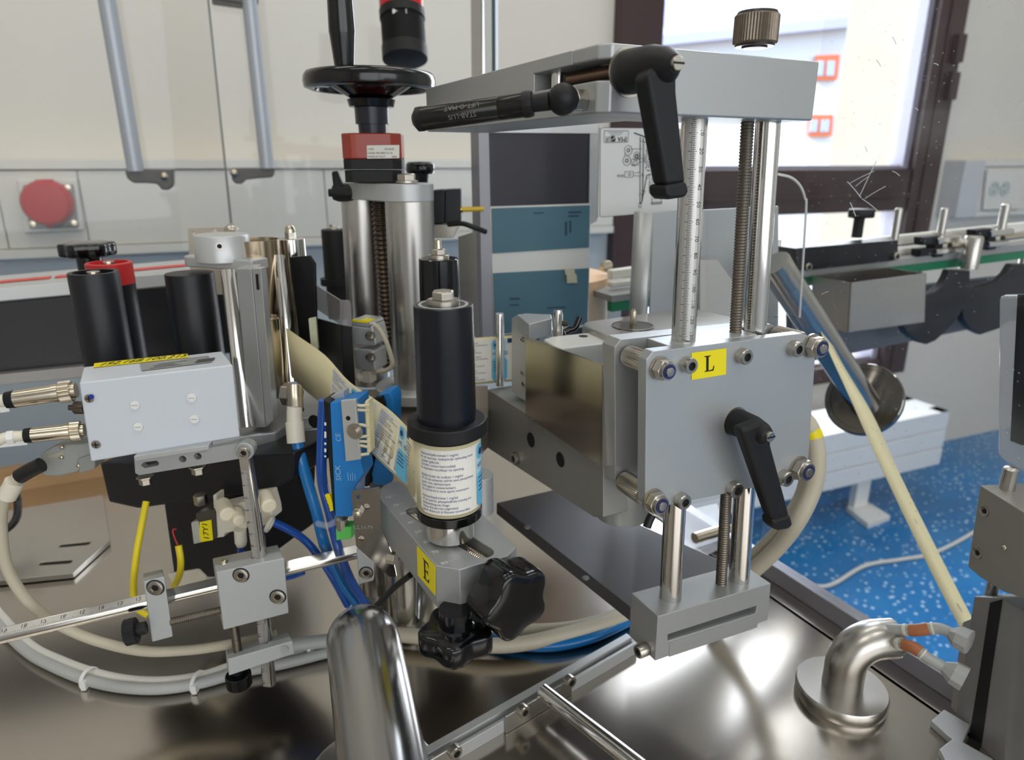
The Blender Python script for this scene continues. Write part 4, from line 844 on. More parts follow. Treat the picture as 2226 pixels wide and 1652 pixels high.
def label(fn, u0, par, h=HW, text2=True):      # one printed label laid on a surface map fn(u, v, lift)
    L_ = 1.9*h
    m = M(); r = h*.05
    def rr_(a0, b0, a1, b1, off, n=14):
        N = n
        for i in range(N):
            xa = a0+(a1-a0)*i/N; xb = a0+(a1-a0)*(i+1)/N
            ins = lambda x: r*max(0, 1-min(x-a0, a1-x)/r)**2 if min(x-a0, a1-x) < r else 0
            m.quad(fn(xa, b0+ins(xa), off), fn(xb, b0+ins(xb), off), fn(xb, b1-ins(xb), off), fn(xa, b1-ins(xa), off))
    rr_(u0, h*.05, u0+L_, h*.95, .0002, 28); o = m.build('label', PAPER, par, rec=False, sharp=80)
    m = M(); rr_(u0+h*.84, h*.10, u0+h*1.16, h*.93, .00035, 8); m.build('pale_band', LPALE, o, rec=False, sharp=80)
    m = M(); rr_(u0+h*.85, h*.05, u0+h*1.18, h*.53, .0005, 8); rr_(u0+h*.86, h*.72, u0+h*1.04, h*.92, .0005, 6); m.build('blue_band', LBLUE, o, rec=False, sharp=80)
    m = M(); cx, cy = u0+h*.95, h*.82
    m.add([fn(cx+h*.05*math.cos(a*math.pi/8), cy+h*.05*math.sin(a*math.pi/8), .0007) for a in range(16)], [tuple(range(16))])
    m.rect(lambda x, y: fn(x, y, .0006), u0+h*1.19, h*.85, u0+h*1.36, h*.94, 2); m.build('logo', mat('logo_navy', (26, 50, 110), .5), o, rec=False)
    m = M()
    for pi, para in enumerate(TXT):
        for li, ln_ in enumerate(para):
            y = h*(.875-pi*.295-li*.05); m.text(ln_, h*.047, lambda x, yy: fn(u0+h*.055+x, y+yy, .0006), 0, None, .92)
    if text2:
        for k in range(7): m.rect(lambda x, y: fn(x, y, .0006), u0+h*1.24, h*(.78-.06*k), u0+h*(1.6+.1*(k % 3)), h*(.795-.06*k), 2)
    m.text('HYL', h*.11, lambda x, yy: fn(u0+h*.87+x, h*.60+yy, .0007), 0, None, .7); m.text('ADD', h*.11, lambda x, yy: fn(u0+h*1.06+x, h*.60+yy, .0007), 0, None, .6)
    for k in range(4): m.rect(lambda x, y: fn(x, y, .0008), u0+h*.89, h*(.45-.06*k), u0+h*(1.06+.02*(k % 2)), h*(.465-.06*k), 2)
    m.build('print', BINK, o, rec=False); return o
# web edges: from the counter column on the left to the drum, round it, and away behind the roller
WT = [(575, 655, .625), (598, 693, .61), (640, 725, .585), (705, 771, .555), (760, 830, .52), (841, 886, .465), (895, 938, .425)]
WB = [(590, 760, .625), (609, 786, .61), (650, 836, .585), (700, 879, .555), (745, 925, .52), (812, 989, .465), (901, 1075, .425)]
top = spline([P(*q) for q in WT], 6); bot = spline([P(*q) for q in WB], 6)
aL = -1.30; d1 = drum(aL*rD, HW); d0 = drum(aL*rD, 0)
top = top[:-1]+[d1]; bot = bot[:-1]+[d0]
aR = 2.5
for i in range(28): a = aL+(i+1)*(aR-aL)/28; top.append(drum(a*rD, HW)); bot.append(drum(a*rD, 0))
mT = P(985, 738, .62); mB = lv(mT, mT.z-HW); eT = lv(P(1120, 718, .635), mT.z); eB = lv(eT, mB.z)
for A_, B_, C_, D_ in ((drum(aR*rD, HW), mT, drum(aR*rD, 0), mB), (mT, eT, mB, eB)):
    for i in range(1, 6): top.append(lerp(A_, B_, i/5)); bot.append(lerp(C_, D_, i/5))
acc = [0]
for i in range(1, len(top)): acc.append(acc[-1]+((top[i]+bot[i])/2-(top[i-1]+bot[i-1])/2).length)
iD = len(WT)*6-6+0
def web(u, v, off=0):
    s = max(0, min(acc[-1]-1e-6, u)); i = 0
    while acc[i+1] < s: i += 1
    k = (s-acc[i])/(acc[i+1]-acc[i]); p = lerp(top[i], top[i+1], k); q = lerp(bot[i], bot[i+1], k)
    n = (top[i+1]-top[i]).cross(p-q).normalized(); i0 = (top[i]+bot[i])/2
    nb = (b-i0); nb.z = 0
    if i < len(WT)*6-6: n = n if n.dot(CAM-i0) > 0 else -n
    elif i < len(WT)*6-6+28: n = -n if n.dot(nb) > 0 else n
    else: n = n if n.dot(CAM-i0) > 0 else -n
    return q+(p-q)*(v/HW)+n*off
m = M(); m.strip(bot, top); wb2 = m.build('label_web', LINER, solid=.0002, sharp=80)
tag(wb2, 'cream backing web with printed eye-drop labels running to the front roller', 'label strip')
uD = acc[len(WT)*6-6]                           # where the web meets the drum
uF = uD+(-aL)*rD                                # faces the camera here
label(web, uF-.0190, wb2)
pitch = 2.05*HW
label(web, uF-.0190-pitch, wb2); label(web, uF-.0190-2*pitch, wb2); uM = acc[-6]
if True:
    label(web, uM-.002, wb2, text2=False)
m = M(); m.rect(lambda x, y: web(x, y, .0003), .002, HW*.0, .012, HW*.97, 2); m.build('blue_band', LBLUE, wb2, rec=False)
# slotted clamp block with E label
zE = P(979, 1166, .42).z
def E_(x, y): return PZ(x, y, zE)
EP = [(814, 1070), (845, 1049), (925, 1040), (1030, 1085), (1048, 1117), (1123, 1188), (1104, 1209), (999, 1238), (947, 1229)]
hE = -ty(E_(947, 1229), Z, 1322)
t = thing('slotted_clamp', 'slotted aluminium clamp block with engraved scale and yellow E label under the front roller', 'clamp', E_(960, 1240)-Z*hE)
sl_ = slot(E_(903, 1110), E_(1050, 1200), pxl(E_(980, 1160), 22))
m = M(); m.prism([E_(x, y) for x, y in EP], -Z*hE); cut = M(); cut.prism([p+Z*.005 for p in sl_], -Z*.018); ob = bool_cut(m.build('block', ALU, t), cut, .0006)
bp2 = lambda x, y: PZ(x, y, zE-.008)
m = M(); thread(m, PZ(900, 1125, zE-.009), PZ(1078, 1240, zE-.009), .0042, .0016); m.build('thread', NICK, t, sharp=80)
ue = (E_(947, 1229)-E_(814, 1070)).normalized(); ve = Z.cross(ue); ve = ve if (E_(1000, 1150)-E_(947, 1229)).dot(ve) > 0 else -ve
m = M(); e8 = E_(957, 1226); e1 = E_(838, 1082); uu = (e8-e1); st_ = uu.length/7; uu.normalize()
for k in range(8):
    o = e8-uu*(k*st_)+ve*.0065; m.rect(lambda x, y: o+uu*x+ve*y+Z*.0001, -.0001, -.003, .0001, .003)
    m.text(str(80-10*k), .0036, lambda x, y: e8-uu*(k*st_)+ve*.0012+uu*(x)+ve*y*.9+Z*.0001, .5) if False else m.text(str(80-10*k), .0042, lambda x, y: e8-uu*(k*st_+y-.0016)+ve*(.0005+x)+Z*.0001, 0)
for k in range(31):
    o = e8-uu*(k*st_/10)+ve*.011; m.rect(lambda x, y: o+uu*x+ve*y+Z*.0001, -.00008, -.002, .00008, .002)
m.build('scale', mat('engraved_white', (236, 234, 226), .5), t, rec=False)
FE = Pl(E_(947, 1229), -ve)
lab = [(907, 1186), (947, 1231), (947, 1295), (909, 1250)]
o0, ox, oy = FE.at(909, 1250), FE.at(947, 1295), FE.at(907, 1186)
m = M(); q = [FE.at(*p)-ve*.0003 for p in lab]; m.prism(q, ve*.0002); s = m.build('yellow_label', YEL, t); s['label'] = 'yellow label with the letter E'
m = M(); 
for pg in LET_E: m.add([o0-ve*.0004+(ox-o0)*x+(oy-o0)*y for x, y in pg], [tuple(range(len(pg)))])
m.build('letter', INK, s, rec=False)
# second round block behind, pedestal below
c = P(1040, 1062, .455); m = M(); vl(m, c, [(1110, 0), (1110, 33), (1032, 33), (1030, 31), (1030, 0)]); m.build('rear_boss', ALU, t)
c = PZ(962, 1360, TZ); c = P(950, 1325, .455); m = M(); vl(m, c, [(1325, 0), (1325, 48), (1225, 48), (1225, 0)]); m.build('lower_boss', SILV, t)
m = M(); vl(m, c, [(1322, 0), (1322, 52), (1245, 52), (1245, 0)]); 
kx = E_(1098, 1212); kn = (V((ue.x, ue.y, 0))+V((.12, .04, 0))).normalized()
kc_ = P(1062, 1262, dep(kx)+.001)
star_knob('star_knob', 'glossy black star knob on the end of the E clamp block', kc_, kn, pxl(kc_, 84), .022, 5, .0085, .008, depth=.2, dome=.02)
kb = P(990, 1322, dep(E_(990, 1230))); hb = -ty(kb, Z, 1395)
star_knob('star_knob', 'glossy black star knob under the E clamp block', kb, -Z, pxl(kb, 84), hb*.62, 5, .0095, hb*.5, depth=.2, dome=.02)
# steel support legs on the table
for x, y0, y1, hw, lb in ((885, 1338, 1195, 40, 'round steel support leg behind the E clamp block'), (818, 1278, 1190, 34, 'short round steel support leg behind the sensor bracket')):
    c = PZ(x, y0+20, TZ); t = thing('support_leg', lb, 'leg post', c)
    m = M(); vl(m, c, [(y0+20, 0), (y0+20, hw*1.25), (y0+5, hw*1.25), (y0+5, 0)]); m.build('base_collar', BRUSH, t)
    m = M(); vl(m, c, [(y0+6, 0), (y0+6, hw), (y1, hw), (y1, 0)]); m.build('column', SILV, t)
# ---------------------------------------------------------------- gearbox column with handwheel
SATIN = mat('satin_steel_tube', (190, 187, 182), .3, 1, noise=.05, nscale=20, rnoise=.06)
cR = P(906, 838, .66); cL = cR-E1*.004; 
gd = cR.y
def PYg(x, y, dy=0): return PY(x, y, gd+dy)
t = thing('column_drive', 'twin chrome column with red counter housing and threaded spindle between the tubes', 'column', cR-Z*.01)
m = M(); m.cyl(cR, PYg(889, 420), pxl(cR, 48.5), n=48); m.build('column_tube', SATIN, t)
cl0, cl1 = PYg(806, 830, .05), PYg(786, 420, .05); m = M(); m.cyl(cl0, cl1, pxl(cl0, 41), n=48); m.build('column_tube', SATIN, t)
s0, s1 = PYg(849, 800, .03), PYg(824, 428, .03); m = M(); thread(m, s0, s1, pxl(s0, 17), pxl(s0, 9.6), .28, 24); m.build('threaded_spindle', mat('oily_spindle', (92, 80, 70), .35, .9), t, sharp=80)
zp0, zp1 = PYg(889, 437).z, PYg(889, 398).z
ca, cb2 = lv(PYg(886, 436), zp0), lv(PYg(800, 430, .05), zp0); un = (cb2-ca).normalized(); vn = Z.cross(un); rp = pxl(ca, 57)
pts = [ca+(-un*math.sin(a)-vn*math.cos(a))*rp*(1) for a in [math.pi*i/14 for i in range(15)]]+[cb2+(un*math.sin(a)+vn*math.cos(a))*rp*.95 for a in [math.pi*i/14 for i in range(15)]]
m = M(); m.prism(pts, Z*(zp1-zp0)); m.build('top_plate', ALU_L, t, bev=.001)
m = M(); vl(m, cR, [(856, 0), (856, 86), (842, 88), (836, 88), (834, 85), (834, 0)]); m.build('base_flange', ALU_L, t, bev=.0005)
bo = cR+Z*ty(cR, Z, 397); bo = lv(PYg(884, 396, -.012), zp1); hexbolt(t, bo, 393, 377, 21, washer=(397, 392, 25))
q0 = lv(PYg(817, 396, .012), zp1)
m = M()
def rbox(m, c, hw, hd, z0, z1, ch):            # upright block with cut corners
    u = V((1, .06, 0)).normalized(); v = Z.cross(u); p = [(-hw, -hd+ch), (-hw+ch, -hd), (hw-ch, -hd), (hw, -hd+ch), (hw, hd-ch), (hw-ch, hd), (-hw+ch, hd), (-hw, hd-ch)]
    return m.prism([lv(c+u*x+v*y, z0) for x, y in p], Z*(z1-z0))
s_ = pxl(q0, 1); zz = lambda y: q0.z+ty(q0, Z, y)
rbox(m, q0, 60*s_, 50*s_, zz(395), zz(370), 18*s_); m.build('counter_base', BLKM, t, bev=.0006)
m = M(); rbox(m, q0, 61*s_, 52*s_, zz(368), zz(346), 18*s_); m.build('counter_collar', BLKM, t, bev=.0006)
m = M(); rbox(m, q0, 62*s_, 52*s_, zz(346), zz(291), 20*s_); rh = m.build('red_housing', REDD, t, bev=.0012, seg=3)
dp = q0-V((-.06, 1, 0)).normalized()*52*s_; LPn = Pl(dp-V((0, .0008, 0)), V((-.06, 1, 0)))
m = M(); m.prism(LPn.poly([(797, 316), (868, 315), (868, 344), (798, 345)]), V((0, .0006, 0))); lb = m.build('white_label', PAPER, rh, bev=.0003)
def flat(pl, x, y, off=-.0003):
    o = pl.at(x, y, off); ux = (pl.at(x+100, y, off)-o); ux.z = 0; ux.normalize(); return lambda a, b_: o+ux*a+Z*b_
m = M(); ps = pxl(dp, 1)
m.text('C200', 5.5*ps, flat(LPn, 800, 326)); m.text('CE 02/03', 5.5*ps, flat(LPn, 836, 326)); m.text('D202K-AR-0005 0-C-R', 5.5*ps, flat(LPn, 800, 334.5)); m.text('MADE IN ITALY', 5.5*ps, flat(LPn, 800, 342.5)); m.text('0000', 5.5*ps, flat(LPn, 852, 342.5))
m.build('print', INK, lb, rec=False)
m = M(); vl(m, q0, [(292, 0), (292, 30), (270, 31), (270, 36), (234, 37), (232, 35), (232, 0)]); m.build('shaft_collar', mat('shaft_dark', (52, 54, 62), .3, .5), t)
wq = q0+Z*0
w_t = thing('handwheel', 'black handwheel with upright revolving handle on the counter housing', 'handwheel', q0+Z*ty(q0, Z, 232))
m = M(); vl(m, q0, [(233, 0), (233, 48), (217, 52), (215, 44), (188, 88), (178, 96), (176, 0)]); m.build('hub', BLKG, w_t, sharp=50)
m = M(); vl(m, q0, [(196, 122), (197, 128), (192, 140), (180, 142), (168, 141), (160, 136), (158, 128), (163, 118), (180, 118), (196, 122)], 64); m.build('rim', BLKG, w_t, sharp=60)
zr = zz(184)
for k in range(3):
    a = math.radians(200+120*k); d_ = V((math.cos(a), math.sin(a), 0)); n_ = Z.cross(d_); m = M(); m.box(lv(q0+d_*80*s_-n_*20*s_, zr-.003), d_*45*s_, n_*40*s_, Z*.007); m.build('spoke', BLKG, w_t, bev=.002)
hq = lv(q0+V((-30*s_, -95*s_, 0)), zz(170)); m = M(); vl(m, hq, [(152, 0), (152, 20), (140, 22), (75, 28), (70, 29), (0, 28), (-60, 24), (-90, 14), (-95, 0)]); m.build('handle', BLKG, w_t, sharp=60)
# small clamp lever on the top plate
lc = P(748, 419, .64)
t = thing('small_lever', 'small black clamp lever at the left of the column top plate', 'lever', lc)
m = M(); u_ = V((-1, -.1, 0)).normalized(); s_ = pxl(lc, 1); m.lathe(lc, u_, [(-38*s_, 0), (-38*s_, 13*s_), (-24*s_, 14*s_), (-20*s_, 19*s_), (12*s_, 19*s_), (24*s_, 15*s_), (25*s_, 9*s_), (33*s_, 8*s_), (34*s_, 0)], 28); m.build('hub', BLKM, t, sharp=50)
pl = Pl(lc-V((0, 15*s_, 0)), V((0, 1, 0))); m = M(); m.prism(pl.poly([(720, 373), (733, 371), (750, 415), (748, 432), (726, 432)]), V((0, 14*s_, 0))); m.build('handle', BLKM, t, bev=.0015)
# signal lamp hanging from above
c = P(877, 138, 1.0)
t = thing('signal_lamp', 'red signal lamp with black ribbed base hanging above the handwheel', 'signal lamp', c)
ax_ = (P(864, -120, 1.0)-P(881, 130, 1.0)).normalized()
s_ = pxl(c, 1); sa = s_*.87; m = M(); c = P(881, 132, 1.0)
m.lathe(c, ax_, [(0, 0), (0, 44*s_), (3*sa, 49*s_), (34*sa, 49*s_), (34*sa, 0)], 44); m.build('end_cap', BLKM, t)
m = M(); pr = [(33*sa, 0), (33*sa, 46*s_)]
for k in range(13): y = 35+k*5.2; pr += [(y*sa, 44.5*s_), ((y+2.4)*sa, 44.5*s_), ((y+2.6)*sa, 47*s_), ((y+5)*sa, 47*s_)]
pr += [(104*sa, 46*s_), (104*sa, 0)]; m.lathe(c, ax_, pr, 44); m.build('ribbed_base', BLKM, t)
m = M(); m.lathe(c, ax_, [(103*sa, 0), (103*sa, 49*s_), (124*sa, 49*s_), (124*sa, 0)], 44); cl_ = m.build('collar', BLKM, t)
m = M(); pr = [(123*sa, 0), (123*sa, 46*s_)]
for k in range(12): y = 125+k*7; pr += [(y*sa, 45.5*s_), ((y+3)*sa, 47.5*s_), ((y+6)*sa, 47.5*s_)]
pr += [(215*sa, 46*s_), (215*sa, 0)]; m.lathe(c, ax_, pr, 44); m.build('red_lens', mat('red_lens', (214, 24, 26), .18, coat=.4), t, sharp=60)
m = M(); m.lathe(c, ax_, [(214*sa, 0), (214*sa, 49*s_), (240*sa, 49*s_), (240*sa, 0)], 44); m.lathe(c, ax_, [(239*sa, 0), (239*sa, 12*s_), (1700*sa, 12*s_), (1700*sa, 0)], 20); m.build('hanger', BLKM, t)
m = M(); cc = c+ax_*113*sa; f2 = V((-.15, -1, 0)).normalized(); g2 = V((1, -.15, 0)).normalized(); R_ = 49.3*s_
mp = lambda x, y: cc+(f2*math.cos(x/R_)+g2*math.sin(x/R_))*R_+ax_*y
m.add([mp(-6*s_, 6*s_), mp(-6*s_, -6*s_), mp(6*sa, 0)], [(0, 1, 2)]); m.rect(mp, 22*s_, -5*s_, 24*s_, 5*s_); m.build('marks', WHITE, cl_, rec=False)
# round black knob behind the top plate, black sensor box, second roller
c = P(915, 398, .76); t = thing('round_knob', 'round black knob behind the column top plate', 'knob', c)
m = M(); vl(m, c, [(398, 0), (398, 16), (378, 18), (378, 28), (372, 31), (357, 31), (352, 26), (351, 0)]); m.build('grip', BLKG, t, sharp=50)
c = P(968, 497, .70); t = thing('black_sensor', 'small black sensor box with brass fitting beside the column', 'sensor', c)
pl = Pl(c, D(-60)); m = M(); m.prism(Pl(c, D(0)).poly([(938, 414), (967, 412), (966, 486), (936, 488)]), V((0, .03, 0))); m.prism(Pl(c, D(0)).poly([(967, 412), (1000, 411), (1001, 484), (966, 486)]), V((0, .03, 0))); m.build('housing', BLK, t, bev=.0012)
m = M(); q = P(986, 456, .70); m.cyl(q, P(1006, 455.5, .70), pxl(q, 7)); m.build('brass_fitting', mat('brass', (200, 176, 100), .25, 1), t)
m = M(); m.cyl(P(1004, 455.5, .70), P(1050, 454, .71), pxl(q, 5.5)); m.build('amber_hose', mat('amber_hose', (206, 170, 40), .2, coat=.3), t)
m = M(); m.tube([P(975, 488, .70), P(1005, 486, .69), P(1030, 494, .69), P(1056, 504, .70)], .0026, 10, 5); m.build('cable', CABLEB, t)
m = M(); m.prism(Pl(c, D(0)).poly([(937, 489), (1000, 487), (985, 517), (940, 518)]), V((0, .02, 0))); m.build('bracket', BOLT, t, bev=.0006)
m = M(); m.prism(Pl(P(1015, 600, .68), D(20)).poly([(996, 515), (1034, 503), (1040, 730), (1002, 730)]), V((0, .002, 0))); m.build('mount_sheet', BRUSH, t)
m = M(); q = P(1022, 541, .678); m.ball(q, .0045, 16, 8); m.build('sheet_screw', NICK, t)
c = P(964, 900, .56); t = thing('idler_roller', 'black idler roller with steel bolt standing behind the front roller', 'roller', c)
m = M(); vl(m, c, [(900, 0), (900, 43), (563, 43), (561, 41), (561, 36), (562, 0)]); m.build('roller_body', BLKG, t, sharp=30); hexbolt(t, c, 553, 540, 16, washer=(561, 553, 23))
m = M(); vl(m, c, [(541, 0), (541, 8), (522, 7), (520, 0)]); m.build('stud', NICK, t)
c = P(740, 690, .80); t = thing('idler_roller', 'black idler roller with ring flange standing left of the chrome columns', 'roller', c)
m = M(); vl(m, c, [(690, 0), (690, 25), (618, 25), (618, 36), (604, 36), (604, 27), (500, 27), (498, 25), (498, 0)]); m.build('roller_body', BLKM, t, sharp=30); hexbolt(t, c, 494, 487, 9, washer=(498, 494, 14))
# steel base plate under the columns
c = P(900, 868, .66); zz_ = c.z-.002
t = thing('machine_pedestal', 'grey steel base structure below the chrome columns', 'machine base', lv(c, TZ))
m = M(); m.prism([PZ(x, y, zz_) for x, y in ((690, 880), (720, 850), (980, 838), (1062, 838), (1062, 905), (985, 985), (830, 1010), (770, 960))], -Z*.03); m.build('plate', mat('base_plate', (150, 138, 126), .38, .6), t, bev=.001)
m = M(); m.box(lv(c, TZ)-E1*.01+E2*.005, E1*.07, E2*.08, Z*(zz_-.03-TZ)); m.build('pedestal', mat('pedestal_dark', (60, 56, 54), .5, .3), t)
# pneumatic cylinder block
t = thing('pneumatic_cylinder', 'light grey pneumatic cylinder block with yellow sticker between web and column', 'cylinder', P(800, 845, .60))
CPn = Pl(P(790, 740, .60), D(20)); back = D(20)*.022
for pts, nm in (([(764, 708), (800, 713), (808, 706), (818, 748), (814, 752), (768, 750)], 'body'), ([(768, 758), (804, 760), (812, 764), (816, 806), (800, 808), (772, 802)], 'body')):
    m = M(); m.prism(CPn.poly(pts), back); m.build(nm, ALU_L, t, bev=.0012)
m = M(); m.prism(CPn.poly([(765, 694), (804, 699), (808, 706), (800, 712), (764, 708)]), back); m.build('lid', ALU_L, t, bev=.001)
m = M(); m.prism(CPn.poly([(766, 694.5), (803, 699), (800, 702.5), (765, 699)], -.0004), back*.5); m.build('yellow_sticker', YEL, t)
for x, y in ((803, 729), (804, 776)):
    c = CPn.at(x, y, -.001); m = M(); m.ring(c, V((.6, -.8, 0)), pxl(c, 7), pxl(c, 10), .003, 24); m.cyl(c, c+V((.0005, -.0007, 0)), pxl(c, 8)); m.build('piston_ring', BOLT, t)
m = M(); m.prism(CPn.poly([(784, 806), (804, 806), (806, 834), (786, 832)], .004), back*.5); m.build('port_block', PVC, t, bev=.001)
m = M(); c = CPn.at(781, 820, .004); m.ball(c, pxl(c, 10), 18, 10); m.build('elbow_cap', PVC, t)
m = M(); m.tube([CPn.at(x, y, .004) for x, y in ((806, 702), (822, 712), (838, 740), (850, 775), (852, 795), (836, 806), (812, 808))], .0022, 10, 6); m.build('cable', CABLE, t)
# black bent bracket with clear upper edge
t = thing('web_guide_plate', 'black bent guide plate with shiny clear upper edge behind the label web', 'guide plate', P(740, 800, .57))
BB = Pl(P(740, 720, .57), D(60)); BC = Pl(BB.at(739, 720), D(0))
m = M(); q = [BB.at(682, 690), BB.at(740, 707), BB.at(748, 850), BB.at(700, 810)]; m.prism(q, V((.001, .001, 0))); q2 = [BC.at(740, 707), BC.at(764, 711), BC.at(772, 840), BC.at(748, 850)]; m.prism(q2, V((0, .0015, 0))); m.build('plate', BLKM, t)
m = M(); q = [BB.at(682, 617), BB.at(739, 653), BB.at(740, 706), BB.at(682, 668)]; m.prism(q, V((.001, .001, 0))); q2 = [BC.at(739, 653), BC.at(758, 653), BC.at(762, 660), BC.at(764, 710), BC.at(740, 706)]; m.prism(q2, V((0, .0015, 0))); m.build('clear_edge', mat('smoked_plastic', (150, 146, 146), .15, 0, alpha=.6, coat=.4), t)
m = M(); q = [BC.at(670, 693, .02), BC.at(686, 690, .02), BC.at(692, 760, .02), BC.at(676, 760, .02)]; m.prism(q, V((0, .004, 0))); m.build('light_bracket', mat('pale_bracket', (196, 196, 168), .5), t, bev=.0006)
# ---------------------------------------------------------------- blue sensors and bracket
t = thing('label_sensor', 'tall blue photo sensor with metal plate in front of the label web', 'sensor', P(744, 1125, .46))
SN = Pl(P(745, 1000, .46), D(12)); bk = D(12)*.018
m = M(); m.prism(SN.poly([(716, 876), (778, 866), (784, 1005), (790, 1030), (772, 1060), (768, 1118), (762, 1124), (728, 1124)]), bk); sb = m.build('body', BLUE, t, bev=.001)
m = M(); q = SN.poly([(716, 876), (728, 1124)]); lft = D(-78)*0+V((-.95, .3, 0)).normalized()*pxl(q[0], 15); m.prism([q[0]-V((0, .0002, 0)), q[1]-V((0, .0002, 0)), q[1]+lft*.25+Z*.006, q[0]+lft+Z*.002], bk*.9); m.build('black_side', BLKM, t, bev=.0006)
m = M(); fn0 = flat(SN, 742, 1045, -.0004); fnv = lambda x, y: fn0(-y, x)
m.text('SICK', .0056, fnv, 0); fnw = flat(SN, 741, 960, -.0004); m.text('CE', .005, lambda x, y: fnw(-y, x), 0)
for k in range(4): fnk = flat(SN, 758+5*k, 1045, -.0004); m.rect(lambda x, y, f=fnk: f(-y, x), 0, 0, .006-.001*(k % 2), .0004)
m.build('print', mat('pale_blue_print', (150, 196, 230), .5), sb, rec=False)
m = M(); fs = SN.at(703, 930); 
for k, (y0, h_) in enumerate(((918, 7), (938, 14), (962, 5), (975, 8), (990, 4))): m.prism(SN.poly([(705, y0), (709, y0+1), (709, y0+h_), (705, y0+h_)], -.003), bk*.02)
m.build('side_marks', WHITE, t)
m = M(); m.prism(SN.poly([(740, 871), (772, 868), (784, 999), (751, 1004)], -.0035), D(12)*.003); mp_ = m.build('metal_plate', ALU_L, t, bev=.0006)
c = SN.at(757, 909, -.0036); m = M(); m.cyl(c, c-D(12)*.0004, pxl(c, 5)); m.build('hole', DARK, mp_)
c = SN.at(772, 937, -.0036); m = M(); m.lathe(c, -D(12), [(0, 0), (0, pxl(c, 18)), (.001, pxl(c, 18)), (.001, pxl(c, 10)), (.004, pxl(c, 10)), (.004, 0)], 28); w_ = m.build('washer_screw', BOLT, mp_)
m = M(); m.prism(SN.poly([(718, 862), (746, 850), (748, 866), (722, 878)], .008), bk*.5); m.build('metal_clip', ALU_L, t, bev=.0004)
m = M(); m.prism(SN.poly([(790, 874), (800, 868), (806, 985), (796, 990)], .0), bk*.5); m.build('cream_pad', LINER, t, bev=.002)
m = M()
for k, y in enumerate((878, 890, 925, 945, 958, 970, 984)): m.tube([SN.at(770, y, .002), SN.at(784, y+4-(k % 3)*3, -.002), SN.at(802, y+2, .001)], .0011, 6, 4)
tag(m.build('wire_bundle', mat('wire_cream', (214, 206, 176), .5), t), None, None, None, 'stuff')
c = SN.at(743, 1126, .008); m = M(); vl(m, c, [(1149, 0), (1149, 14), (1126, 14), (1122, 10), (1122, 0)]); m.build('connector', BOLT, t)
m = M(); m.prism(SN.poly([(729, 1148), (764, 1146), (764, 1172), (730, 1176)], .004), bk*.6); m.build('green_tape', TAPEG, t, bev=.001)
t = thing('label_sensor', 'second blue photo sensor behind the label web', 'sensor', P(838, 1050, .51))
S3 = Pl(P(838, 950, .51), D(12))
m = M(); m.prism(S3.poly([(822, 858), (846, 852), (854, 866), (854, 968), (846, 980), (846, 1055), (812, 1055), (806, 1030), (824, 960)]), bk); m.build('body', BLUE, t, bev=.001)
m = M(); m.prism(S3.poly([(812, 866), (832, 860), (838, 880), (830, 930), (818, 900)], -.002), bk*.9); m.build('black_front', BLKM, t, bev=.0008)
m = M(); m.prism(S3.poly([(786, 990), (812, 985), (800, 1058), (788, 1058)], -.003), bk*.5); m.build('black_stay', BLKM, t, bev=.0008)
t = thing('sensor_bracket', 'polished steel bracket plate with holes beside the E clamp block', 'bracket', P(810, 1250, .455))
BK = Pl(P(800, 1150, .455), D(0)); hs = []
def hole(x, y, r): c = BK.at(x, y); s1 = pxl(c, r); return [c+V((math.cos(a*math.pi/8)*s1, 0, math.sin(a*math.pi/8)*s1)) for a in range(16)]
m = M(); m.prism(BK.poly([(764, 1072), (770, 1066), (824, 1058), (830, 1150), (852, 1205), (862, 1253), (847, 1254), (774, 1187)]), V((0, .0015, 0)), [hole(778, 1080, 5), hole(797, 1101, 7), hole(786, 1170, 6)]); bkt = m.build('plate', mat('mirror_bracket', (176, 172, 166), .14, 1, rnoise=.04, nscale=20), t)
c = BK.at(779, 1111); m = M(); m.lathe(c, V((0, -1, 0)), [(0, 0), (0, pxl(c, 12)), (.003, pxl(c, 12)), (.003, 0)], 6); m.build('nut', BOLT, bkt, bev=.0003); 
m = M(); m.lathe(c-V((0, .0029, 0)), V((0, -1, 0)), [(0, 0), (0, pxl(c, 7)), (.002, pxl(c, 7)), (.003, 0)], 16); m.build('stud', NICK, bkt)
m = M(); m.text('LL1679', .0042, flat(BK, 771, 1150)); m.build('print', GREYP, bkt, rec=False)
c = BK.at(861, 1214); m = M(); m.lathe(c, V((1, -.3, 0)), [(-.006, 0), (-.006, pxl(c, 14)), (0, pxl(c, 14)), (0, 0)], 6); m.build('side_bolt', BOLT, t, bev=.0004)
# ================================================================ left: guard doors, conveyor, rollers, sensor box
# guard door sheets and handles
GD = Pl(P(300, 370, 1.22), D(-22))
t = thing('guard_door', 'clear plastic guard door at the far left with grey tube handle', 'guard door', GD.at(200, 560))
m = M(); m.prism(GD.poly([(-700, -260), (330, -260), (398, 556), (-700, 600)]), GD.n*.005); m.build('sheet', GLASS, t)
t2 = thing('guard_door', 'clear plastic guard door with grey tube handle behind the chrome columns', 'guard door', GD.at(700, 560))
m = M(); m.prism(GD.poly([(424, -260), (1030, -260), (1040, 540), (508, 545)]), GD.n*.005); m.build('sheet', GLASS, t2)
m = M(); m.prism(GD.poly([(424, -260), (428, -260), (511, 545), (506, 545)], -.0005), GD.n*.006); m.build('dark_edge', mat('plastic_edge', (110, 116, 112), .3), t2)
HB = mat('handle_grey', (176, 182, 190), .38, .3); HK = mat('handle_bracket', (92, 90, 88), .4)
